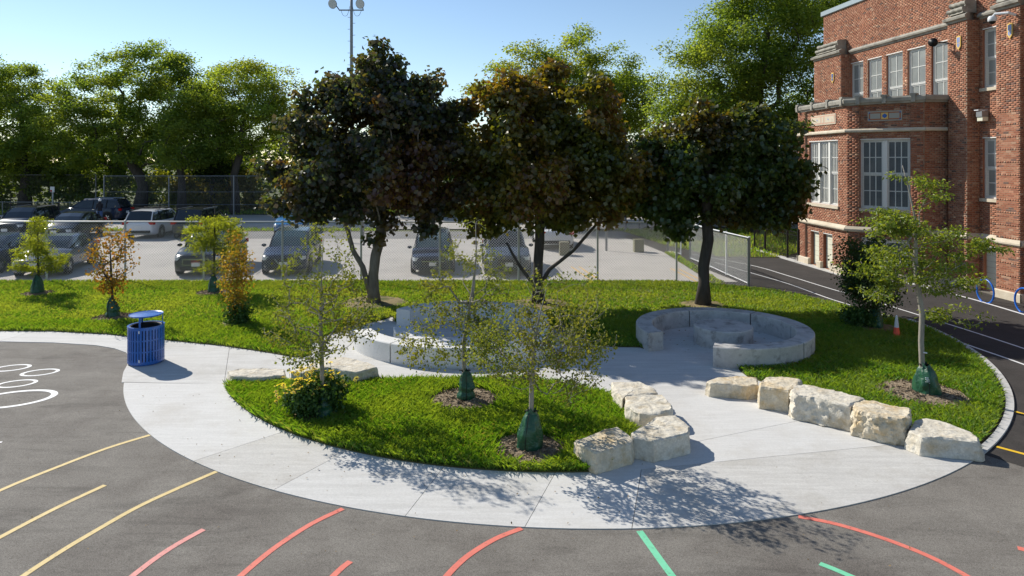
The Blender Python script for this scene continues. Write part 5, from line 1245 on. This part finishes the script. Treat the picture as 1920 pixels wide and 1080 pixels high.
chainfence('tall dark chain link fence across the back, behind the parked white wagon', [(XY(195, YB)[0], YB, 3.25), (XY(560, YB)[0], YB, 3.25)], 4.9, 3, pitch=.11, wire=.006, mat='galv_dull', midrails=(2.0, 1.0), postr=.05)
chainfence('low chain link fence at the far left behind the side-on dark car', [(XY(-120, 56.5)[0], 56.5, 1.05), (XY(195, 55.5)[0], 55.5, 1.05)], 3.0, 1, pitch=.11, wire=.005, mat='galv_dull', postr=.035)
chainfence('older tall chain link fence in front of the dark wood at the left', [(XY(10, 61)[0], 59.8, 3.2), (XY(195, 61)[0], 59.8, 3.2)], 6.0, 1, pitch=.14, wire=.005, mat='galv_dull', postr=.045)
# post and rail barrier at the far side of the lot, right
e = empty('post_barrier', (*XY(1120, 43.3), 0), 'dark post and rail barrier along the far side of the lot', 'barrier')
for x in range(1095, 1262, 26):
    q = MB(); p = XY(x, 43.6); q.box((p[0], p[1], .55), (.12, .12, 1.2)); q.build('post', MAT['galv_dull'], e)
q = MB(); p0, p1 = XY(1090, 43.6), XY(1262, 43.6); q.box(((p0[0] + p1[0]) / 2, 43.52, .95), (p1[0] - p0[0], .05, .16)); q.build('rail', MAT['iron'], e)
# black iron fence ---------------------------------------------------
e = empty('iron_fence', (*G(1497, 490), 0), 'black iron picket fence between the path and the school corner', 'fence')
ia, ib = np.array(G(1497, 490)), np.array(G(1415, 467)); Li = np.linalg.norm(ib - ia); ui = (ib - ia) / Li
hI = 1.30
for s in (0.0, .95, 3.1, Li):
    q = MB(); p = ia + ui * s; q.box((*p, hI / 2 + .03), (.07, .07, hI + .12), rz=math.atan2(ui[1], ui[0])); q.lathe((*p, hI + .09), [(.04, 0), (.03, .03), (0, .05)], 8); q.build('post', MAT['iron'], e)
for z in (.15, hI - .18, hI - .02):
    q = MB(); c = (ia + ib) / 2; q.box((*c, z), (Li, .03, .035), rz=math.atan2(ui[1], ui[0])); q.build('rail', MAT['iron'], e)
k = 0; s = .11
while s < Li:
    q = MB(); p = ia + ui * s; q.box((*p, hI / 2), (.018, .018, hI - .08), rz=math.atan2(ui[1], ui[0])); q.build('picket', MAT['iron'], e); s += .115
o = sheet('kerb_strip', [tuple(ia + np.array((-.22, -.10))), tuple(ib + np.array((-.25, -.05))), tuple(ib + np.array((.05, .1))), tuple(ia + np.array((.1, .1)))], .03, MAT['kerb'], th=.06); tag(o, 'pale concrete strip under the black iron fence', kind='structure')

# ------------------------------------------------------------------ cars
def densify(rows, n=4):
    out = [catmull([tuple(r[j]) for r in rows], n) for j in range(len(rows[0]))]
    return [[out[j][i] for j in range(len(out))] for i in range(len(out[0]))]
def car(label, pos, heading, kind, paint_, plate=True, glass='glass_dark', rack=False, red=False, vee=False, bow=False, scale=1.0, cat='car', group='cars parked in the lot', tails=True):
    K = dict(suv=dict(L=4.7, W=1.90, H=1.70, belt=1.06, nose=.86, cowl=1.08, fw=1.18, fr=.42, rr=-1.95, rb=-2.26, tail=1.04, wr=.365),
             sedan=dict(L=4.6, W=1.80, H=1.43, belt=.92, nose=.68, cowl=.96, fw=1.02, fr=.22, rr=-1.12, rb=-1.80, tail=.98, wr=.32),
             wagon=dict(L=4.8, W=1.84, H=1.62, belt=1.02, nose=.80, cowl=1.03, fw=1.12, fr=.38, rr=-2.0, rb=-2.32, tail=1.02, wr=.35),
             van=dict(L=4.9, W=1.94, H=1.74, belt=1.05, nose=.84, cowl=1.10, fw=1.42, fr=.62, rr=-2.1, rb=-2.36, tail=1.04, wr=.35))[kind]
    hl = K['L'] / 2; w = K['W'] / 2
    e = empty('parked_car', (pos[0], pos[1], 0), label, cat, group, rz=heading); e.scale = (scale, scale, scale)
    def put(mb, name, mats, par=e, smooth=False):
        o = link_mesh(name, mb.V, mb.F, mats, None, smooth, mb.I); o.parent = par; return o
    # lower body: stations from nose to tail
    st = [(hl, w * .62, K['nose'] - .26, .36), (hl - .05, w * .80, K['nose'] - .10, .27), (hl - .22, w * .93, K['nose'] - .01, .22), (hl - .55, w * .985, K['nose'] + .06, .20), (K['fw'] + .35, w, K['cowl'] - .07, .20), (K['fw'], w, K['cowl'], .20),
          (.2, w, K['belt'], .20), (-1.0, w, K['belt'] + .01, .20), (K['rb'] + .35, w * .99, K['tail'] + .02, .22), (-hl + .22, w * .95, K['tail'] - .02, .26), (-hl + .05, w * .86, K['tail'] - .12, .33), (-hl, w * .74, K['tail'] - .30, .42)]
    rows = []
    for x, ww, zt, zb in st:
        h = zt - zb
        half = [(ww * .0, zb), (ww * .86, zb), (ww * .97, zb + h * .10), (ww * 1.0, zb + h * .42), (ww * .985, zb + h * .70), (ww * .955, zt - .05), (ww * .86, zt), (ww * .5, zt + .028), (0, zt + .038)]
        rows.append([(x, y, z) for y, z in half] + [(x, -y, z) for y, z in half[-2:0:-1]])
    rows = densify(rows, 3); k = len(rows[0]); V = [p for r in rows for p in r]; F = []
    for i in range(len(rows) - 1):
        for j in range(k): F.append((i * k + j, i * k + (j + 1) % k, (i + 1) * k + (j + 1) % k, (i + 1) * k + j))
    F.append(tuple(range(k))); F.append(tuple((len(rows) - 1) * k + j for j in range(k - 1, -1, -1)))
    mb = MB(); mb.add(V, F); body = put(mb, 'body', paint_, smooth=True); smooth_by_angle(body, 40)
    # greenhouse
    gb = K['belt'] - .015; H_ = K['H']; wr = w * .74; wb = w * .91
    gs = [(K['fw'] - .02, wb * .90, wb * .88, K['cowl'] + .0, K['cowl'] + .02), ((K['fw'] + K['fr']) / 2, wb * .97, (wr + wb) / 2 * .93, gb, (K['cowl'] + H_) / 2 + .03), (K['fr'], wb, wr * .97, gb, H_ - .045), ((K['fr'] + K['rr']) / 2, wb, wr, gb, H_), (K['rr'], wb * .98, wr * .95, gb, H_ - .05), (K['rb'], wb * .90, wb * .86, K['tail'] - .0, K['tail'] + .03)]
    mbg = MB(); mbr = MB(); R = []
    for x, yb, yt, zb, zt in gs:
        ym = (yb * .35 + yt * .65); half = [(yb, zb), (ym + .015, zb + (zt - zb) * .55), (yt, zb + (zt - zb) * .90), (yt * .86, zt), (0, zt + .02)]
        R.append([(x, y, z) for y, z in half] + [(x, -y, z) for y, z in half[-2::-1]])
    for i in range(len(R) - 1):
        for j in range(8):
            quad = [R[i][j], R[i][j + 1], R[i + 1][j + 1], R[i + 1][j]]
            top = j in (3, 4) or (j in (2, 5))
            tgt = mbr if (2 <= i + .5 <= 4 and top) else mbg
            tgt.add(quad, [(0, 1, 2, 3)])
    put(mbg, 'windows', MAT[glass]); put(mbr, 'roof', paint_)
    # pillars
    for s in (1, -1):
        idx = 2 if s > 0 else 6; o_ = lambda p: (p[0], p[1] + s * .004, p[2] + .004)
        for (i, j) in ((0, 2), (4, 5)):
            q = MB(); q.tube([o_(R[t][idx]) for t in range(i, j + 1)], .034, n=6); put(q, 'pillar', paint_)
        for xx in ((K['fr'] - .75), K['fr'] - 1.7):
            q = MB(); a = (xx, s * (wb + .004), gb); b = (xx - .02, s * (wr + .012), H_ - .10); q.tube([a, ((a[0] + b[0]) / 2, s * ((wb * .35 + wr * .65) + .03), (a[2] * .4 + b[2] * .6)), b], .03, n=5); put(q, 'pillar', MAT['black'])
        q = MB(); q.lathe((0, 0, 0), [(.0, -.07), (.06, -.05), (.085, 0), (.06, .05), (0, .07)], 10); m_ = put(q, 'mirror', paint_, smooth=True); m_.location = (K['fw'] - .22, s * (w + .10), K['belt'] + .06); m_.scale = (.9, 1.35, 1)
    # wheels
    for x in (hl - .92, -hl + .95):
        for s in (1, -1):
            q = MB(); V = []; n = 24; rr = K['wr'] + .065
            q.add([(x + rr * math.cos(2 * math.pi * t / n), s * (w * 1.002), K['wr'] + .01 + rr * math.sin(2 * math.pi * t / n)) for t in range(n)], [tuple(range(n))]); put(q, 'wheel_arch', MAT['black'])
            q = MB()
            prof = [(.19, -.10), (K['wr'] - .03, -.11), (K['wr'], -.08), (K['wr'], .08), (K['wr'] - .03, .11), (.19, .10)]
            q.lathe((0, 0, 0), prof, 24); wh = put(q, 'wheel', MAT['tyre'], smooth=True); wh.rotation_euler = (math.pi / 2, 0, 0); wh.location = (x, s * (w - .085), K['wr'])
            q = MB()
            q.lathe((0, 0, .06), [(0, .02), (.05, .03), (.06, .01)], 12)
            for t in range(5):
                an = t * 2 * math.pi / 5; q.box((.12 * math.cos(an), .12 * math.sin(an), .075), (.20, .055, .03), rz=an)
            q.lathe((0, 0, .07), [(K['wr'] - .10, .03), (K['wr'] - .125, .03), (K['wr'] - .125, -.02)], 20)
            rm = put(q, 'rim', MAT['rim'], par=wh)
            if s > 0: rm.rotation_euler = (math.pi, 0, 0)
    # face
    xf = hl; nz = K['nose']
    q = MB(); q.box((hl - .035, 0, nz - .27), (.09, w * 1.0, .24)); g = put(q, 'grille', MAT['black'])
    if red:
        q = MB()
        for z in (nz - .16, nz - .38): q.box((hl + .012, 0, z), (.02, w * 1.04, .02))
        for y in (-w * .52, w * .52): q.box((hl + .012, y, nz - .27), (.02, .02, .24))
        q.build  # chrome surround
        put(q, 'grille_surround', MAT['chrome'])
        cu = bpy.data.curves.new('emblem', 'FONT'); cu.body = 'GMC'; cu.size = .16; cu.extrude = .006; cu.align_x = 'CENTER'; cu.align_y = 'CENTER'; cu.materials.append(MAT['gmcred'])
        t0 = bpy.data.objects.new('emblem_curve', cu); dm = bpy.data.meshes.new_from_object(t0); bpy.data.objects.remove(t0); dm.materials.clear(); dm.materials.append(MAT['gmcred']); t = bpy.data.objects.new('emblem', dm); COL.objects.link(t); t.parent = e; t.location = (hl + .02, 0, nz - .26); t.rotation_euler = (math.pi / 2, 0, math.pi / 2)
    if vee:
        q = MB(); q.tube([(hl + .01, .34, nz - .15), (hl + .025, .16, nz - .38), (hl + .03, 0, nz - .41), (hl + .025, -.16, nz - .38), (hl + .01, -.34, nz - .15)], .022, n=6); q.lathe((hl + .02, 0, nz - .25), [(.07, -.01), (.075, .0), (.07, .01)], 12); put(q, 'chrome_vee', MAT['chrome'])
    if bow:
        q = MB(); q.box((hl + .012, 0, nz - .22), (.02, w * 1.0, .025)); put(q, 'chrome_bar', MAT['chrome'])
    q = MB(); q.box((hl - .06, 0, .34), (.12, w * 1.25, .12)); put(q, 'lower_grille', MAT['black'])
    for s in (1, -1):
        q = MB(); q.box((hl - .17, s * w * .70, nz - .13), (.24, w * .36, .13), rz=-s * .42); h_ = put(q, 'headlight', MAT['lamp_clear'])
        q = MB(); q.box((hl - .12, s * w * .72, .42), (.14, .16, .07), rz=-s * .4); put(q, 'fog_lamp', MAT['chrome'])
        q = MB(); q.box((-hl + .10, s * w * .80, K['tail'] - .12), (.20, w * .34, .15), rz=s * .35); put(q, 'tail_light', MAT['lamp_red'])
        q = MB()
        q.tube([(K['fr'] - .1, s * (wb * .84), H_ + .0), (K['rr'] + .2, s * (wb * .84), H_ + .0)], .02, n=5)
        if kind != 'sedan': put(q, 'roof_rail', MAT['rim'] if not rack else MAT['black'])
        for x in (K['fr'] - .85,): 
            q = MB(); q.box((x, s * (w + .004), K['belt'] - .12), (.16, .02, .03)); put(q, 'door_handle', MAT['chrome'])
    if rack:
        for x in (-.1, -1.2):
            q = MB(); q.box((x, 0, H_ + .06), (.07, wb * 1.7, .05)); put(q, 'roof_bar', MAT['black'])
    if plate:
        q = MB(); q.box((hl + .015, 0, .50), (.02, .32, .16)); put(q, 'front_plate', MAT['plate'])
        q = MB(); q.box((-hl - .015, 0, K['tail'] - .33), (.03, .32, .16)); put(q, 'rear_plate', MAT['plate'])
    q = MB(); q.box((-hl + .05, 0, .42), (.12, w * 1.5, .16)); put(q, 'rear_bumper', MAT['black'])
    return e
P_ = dict(grey=carpaint('blue_grey_metallic', (.10, .115, .15)), black=carpaint('black_paint', (.010, .011, .014)), slate=carpaint('slate_blue_metallic', (.05, .065, .09)), navy=carpaint('navy_metallic', (.018, .028, .055)),
          white=carpaint('white_paint', (.68, .69, .70)), char=carpaint('charcoal_metallic', (.022, .024, .028)), blue=carpaint('bright_blue_paint', (.04, .16, .34)))
def park(px0, py, heading, kind, **k):     # px, py: middle of the bumper nearest the camera, on the ground
    L = dict(suv=4.7, sedan=4.6, wagon=4.8, van=4.9)[kind]; c = G(px0, py); return c, L
def front(px, py, dirx, diry):             # heading angle of a nose pointing to (dirx, diry); centre set back by half a length
    return math.atan2(diry, dirx)
def place(label, px, py, d, kind, paint_, **k):
    """bumper nearest the camera at photo point; d = unit direction from that bumper to the far end; nose=True when the nose is near"""
    nose = k.pop('nose', True); L = dict(suv=4.7, sedan=4.6, wagon=4.8, van=4.9)[kind]; d = np.array(d, float); d /= np.linalg.norm(d)
    b = np.array(G(px, py)); c = b + d * L / 2; f = -d if nose else d
    return car(label, c, math.atan2(f[1], f[0]), kind, paint_, **k)
dn = (.14, 1)
place('dark car cut off by the left edge of the photo, front row', -75, 521, (-.14, 1), 'sedan', P_['navy'])
place('blue grey sedan with sun glare on its bonnet, front row at the left', 64, 522.5, (-.26, 1), 'sedan', P_['grey'], bow=True)
place('black utility vehicle with a chrome framed grille and red emblem, front row', 366, 520, (-.14, 1), 'suv', P_['black'], glass='glass_teal', red=True, scale=.97)
place('dark utility vehicle with a chrome vee on its grille, front row', 530, 519, (-.14, 1), 'suv', P_['navy'], glass='glass_teal', vee=True, scale=.95)
place('dark blue minivan seen between the left maple and the island saplings', 811, 519, (-.10, 1), 'van', P_['navy'], glass='glass_teal', bow=True, scale=.88)
place('dark slate car just left of the middle maple trunk', 955, 520, (-.08, 1), 'suv', P_['slate'], scale=.94)
place('white car showing a red tail light behind the middle maple', 1044, 470, (-.05, 1), 'sedan', P_['white'], nose=False)
place('white wagon with a black roof rack seen from behind, middle row', 258, 449, (-.06, 1), 'wagon', P_['white'], nose=False, rack=True)
place('dark blue utility vehicle seen from behind, right of the white wagon', 350, 449, (-.06, 1), 'suv', P_['char'], nose=False, glass='glass_dark')
place('dark sedan behind the leftmost sapling, middle row', 100, 452, (-.14, 1), 'sedan', P_['char'])
place('dark car with a pale roof edge at the far left, middle row', 8, 448, (-.14, 1), 'suv', P_['char'])
place('small bright blue car behind the tip of the purple maple', 538, 441, (-.1, 1), 'sedan', P_['blue'], glass='glass_teal')
c = XY(178, 50.0); car('dark utility vehicle parked side-on in the far row, a person beside it', c, math.pi + .02, 'suv', P_['navy'])
# person next to it
pb = XY(187, 48.2)
me = bpy.data.meshes.new('person'); S = [(0, 0, .95), (0, 0, 1.15), (0, 0, 1.38), (0, 0, 1.50), (0, 0, 1.60), (0, 0, 1.70),
     (-.17, 0, 1.40), (-.22, -.03, 1.15), (-.16, -.18, 1.02), (.17, 0, 1.40), (.22, -.03, 1.15), (.14, -.20, 1.05), (-.09, 0, .88), (-.10, -.02, .50), (-.10, .02, .08), (-.10, -.12, .04), (.09, 0, .88), (.10, 0, .50), (.11, .03, .08), (.11, -.11, .04)]
Ed = [(0, 1), (1, 2), (2, 3), (3, 4), (4, 5), (2, 6), (6, 7), (7, 8), (2, 9), (9, 10), (10, 11), (0, 12), (12, 13), (13, 14), (14, 15), (0, 16), (16, 17), (17, 18), (18, 19)]
me.from_pydata([(x + pb[0], y + pb[1], z) for x, y, z in S], Ed, []); o = bpy.data.objects.new('person', me); COL.objects.link(o)
sk = o.modifiers.new('skin', 'SKIN'); rad = [.14, .13, .15, .06, .09, .085, .07, .05, .035, .07, .05, .035, .10, .07, .05, .04, .10, .07, .05, .04]
for i, v in enumerate(me.skin_vertices[0].data): v.radius = (rad[i], rad[i] * .8); v.use_root = (i == 0)
o.modifiers.new('sub', 'SUBSURF').levels = 1; o.modifiers['sub'].render_levels = 2
me.materials.append(MAT['darkcloth'])
tag(o, 'person in dark clothes standing beside the side-on dark car', 'person')
h = MB(); h.lathe((pb[0], pb[1] + .02, 1.60), [(.095, 0), (.11, .06), (.10, .13), (.06, .17), (0, .18)], 12); h.build('cap', MAT['whiteplastic'], o, True)
j = MB()
for s in (-1, 1): j.tube([(pb[0] + s * .09, pb[1], .90), (pb[0] + s * .10, pb[1] - .01, .5), (pb[0] + s * .105, pb[1] + .02, .09)], [.125, .095, .075], n=10)
j.build('jeans', MAT['denim'], o, True)

# ------------------------------------------------------------------ light mast, poles, signs, blocks
e = empty('floodlight_mast', (*XY(659, 62), 0), 'tall grey mast with round floodlights rising behind the left maple', 'light mast')
mx, my = XY(659, 62)
q = MB(); q.tube([(mx, my, 0), (mx, my, 10), (mx, my, 17.7), (mx, my, 21)], [.19, .15, .13, .12], n=12); q.build('pole', MAT['galv_dull'], e, True)
for i in range(26):
    s = 1 if i % 2 else -1; z = 4.5 + i * .54
    if z < 17.5: q = MB(); q.tube([(mx + s * .12, my, z), (mx + s * .33, my, z), (mx + s * .33, my, z + .03)], .02, n=5); q.build('step', MAT['galv_dull'], e)
for zc, wd in ((18.10, 1.12), (20.2, 1.12)):
    q = MB(); q.box((mx, my - .05, zc), (wd * 2, .12, .10)); arm = q.build('cross_arm', MAT['galv_dull'], e)
    for s in (-1, 1):
        cpt = Vector((mx + s * .88 + (-.72 if s < 0 else 0), my - .25, zc + .53)); d = Vector((-.35, -1, -.35)).normalized()
        q = MB(); q.tube([cpt - d * .35, cpt - d * .2, cpt, cpt + d * .12], [.10, .22, .40, .44], n=20); lp = q.build('floodlight', MAT['galv_dull'], e, True)
        q = MB(); q.tube([cpt + d * .10, cpt + d * .125], [.415, .41], n=20); q.build('lens', MAT['lamp_clear'], lp)
        q = MB(); q.tube([(mx + s * 1.08, my - .05, zc), cpt - d * .25], .05, n=6); q.build('bracket', MAT['iron'], lp)
        q = MB(); q.tube(catmull([(mx + s * .12, my - .1, zc + .35), (mx + s * .35, my - .12, zc - .45), (mx + s * .7, my - .12, zc - .5), (mx + s * .92, my - .1, zc - .05)], 5), .018, n=4); q.build('cable', MAT['iron'], lp)
for (x, y, top, r_, lb) in ((701, 414, 378, .13, 'blue grey steel post behind the left maple trunk'), (680, 452, 412, .09, 'short grey post beside the left maple trunk'), (655, 455, 425, .09, 'shorter grey post left of the left maple trunk'), (1137, 470, 372, .06, 'thin dark post in the lot beyond the fence, right of the middle maple')):
    p = G(x, y); q = MB(); q.tube([(*p, -.02), (*p, ZZ(top, p[1]))], r_, n=10); q.lathe((*p, ZZ(top, p[1])), [(r_, 0), (r_ * .6, .03), (0, .04)], 10); o = q.build('steel_post', MAT['galv_dull'], None, False); smooth_by_angle(o, 40); tag(o, lb, 'post')
for (x, y, lb) in ((1197, 472, 'squat olive concrete block standing alone in the lot'), (1058, 478, 'squat olive concrete block behind the middle maple trunk')):
    p = G(x, y); q = MB(); s = .23; q.prism([(p[0] - s, p[1] - s), (p[0] + s, p[1] - s), (p[0] + s, p[1] + s), (p[0] - s, p[1] + s)], 0, .60); q.prism([(p[0] - s + .02, p[1] - s + .02), (p[0] + s - .02, p[1] - s + .02), (p[0] + s - .02, p[1] + s - .02), (p[0] - s + .02, p[1] + s - .02)], .60, .625)
    MAT.setdefault('olive', M('olive_concrete', (.17, .16, .10), (.24, .225, .15), scale=5, rough=.9)); o = q.build('concrete_block', MAT['olive']); tag(o, lb, 'bollard')
p = G(99, 400); e = empty('parking_sign', (*p, 0), 'small white and red parking sign on a pole at the far left', 'sign')
q = MB(); q.box((*p, 1.0), (.09, .09, 2.3)); q.build('pole', MAT['kerb'], e)
q = MB(); q.box((p[0], p[1] - .06, 2.02), (.36, .02, .46)); sg = q.build('sign_plate', MAT['plate'], e)
q = MB(); q.box((p[0] - .09, p[1] - .075, 1.9), (.14, .008, .16)); q.build('red_symbol', MAT['lamp_red'], sg)

# ------------------------------------------------------------------ bin
bc = (-8.13, 15.17); e = empty('litter_bin', (*bc, 0), 'blue slatted steel litter bin with a round raised lid', 'litter bin')
R_ = .362; n = 36; zb, zt = .055, .83
for i in range(n):
    a = 2 * math.pi * i / n + .03; 
    q = MB(); q.box((bc[0] + R_ * math.cos(a), bc[1] + R_ * math.sin(a), (zb + zt) / 2), (.008, .044, zt - zb - .04), rz=a); q.build('slat', MAT['blue'], e)
for z, hgt in ((zb + .02, .055), (.315, .026), (.56, .026), (zt - .02, .055)):
    q = MB(); q.lathe((*bc, z), [(R_ - .006, -hgt / 2), (R_ + .007, -hgt / 2), (R_ + .007, hgt / 2), (R_ - .006, hgt / 2)], 48); q.build('band', MAT['blue'], e, False)
for k in range(2):
    a = -math.pi / 2 + (.12 if k == 0 else math.pi + .12)
    for s in (-1, 1):
        q = MB(); aa = a + s * .06; q.box((bc[0] + (R_ + .006) * math.cos(aa), bc[1] + (R_ + .006) * math.sin(aa), (zb + zt) / 2), (.012, .028, zt - zb), rz=aa); q.build('door_stile', MAT['blue'], e)
    for z in (.13, .76):
        q = MB(); q.box((bc[0] + (R_ + .012) * math.cos(a), bc[1] + (R_ + .012) * math.sin(a), z), (.014, .022, .06), rz=a); q.build('hinge', MAT['whiteplastic'], e)
q = MB(); q.lathe((*bc, 0), [(0, .10), (.30, .10), (.315, .80), (.325, .835), (.30, .835), (.29, .78)], 36); q.build('liner', MAT['black'], e, True)
q = MB(); q.lathe((*bc, 0), [(R_ - .03, .832), (R_ + .01, .832), (R_ + .012, .845), (R_ - .035, .845)], 48); q.build('rim', MAT['blue'], e)
q = MB(); q.lathe((*bc, 0), [(0, .0), (.30, .0), (.34, .02), (.34, .055), (0, .055)], 36); q.build('base', MAT['blue'], e)
for a in (-1.45, .25, 2.3):
    q = MB(); q.box((bc[0] + (R_ - .025) * math.cos(a), bc[1] + (R_ - .025) * math.sin(a), .95), (.012, .04, .25), rz=a); q.build('lid_support', MAT['blue'], e)
q = MB(); q.lathe((*bc, 1.075), [(0, .025), (.20, .022), (.325, .0), (.345, .012), (.348, .0), (.33, -.018), (.2, -.005), (0, 0)], 48); lid = q.build('lid', MAT['blue'], e, True); smooth_by_angle(lid, 40)
# cone
cc = G(1681, 634); e = empty('traffic_cone', (*cc, 0), 'orange traffic cone with a pale upper band on the right lawn', 'traffic cone'); CONE = e
q = MB(); q.lathe((*cc, .04), [(.15, .0), (.135, .02), (.09, .28)], 24); q.build('cone_body', MAT['cone_o'], e, True)
q = MB(); q.lathe((*cc, .04), [(.0905, .28), (.056, .52), (.035, .62), (.02, .63), (0, .63)], 24); q.build('reflective_band', MAT['cone_w'], e, True)
q = MB(); q.box((*cc, .045), (.34, .34, .03), rz=.4); q.build('foot', MAT['cone_o'], e)
CONE.scale = (.62, .62, .86)
# bike hoops
for i, (px, py, sc_, lb) in enumerate(((1847.5, 567, 1.0, 'blue circular bike hoop near the school wall niche, left one'), (1921, 587, 1.0, 'blue circular bike hoop cut by the right edge of the photo'))):
    c = G(px, py); t = np.array(G(1920, 590)) - np.array(G(1809, 557.4)); t /= np.linalg.norm(t); r_ = .375
    q = MB(); pts = [(c[0] + t[0] * r_ * math.cos(a), c[1] + t[1] * r_ * math.cos(a), r_ * .93 + r_ * math.sin(a)) for a in np.linspace(-1.25, math.pi + 1.25, 40)]
    q.tube(pts, .028, n=12); e = empty('bike_hoop', (*c, 0), lb, 'bike rack', 'blue bike hoops'); q.build('hoop', MAT['bluerack'], e, True)
    for p in (pts[0], pts[-1]): q = MB(); q.lathe((p[0], p[1], 0), [(.06, .004), (.06, .014), (.03, .016)], 12); q.build('foot_plate', MAT['bluerack'], e)
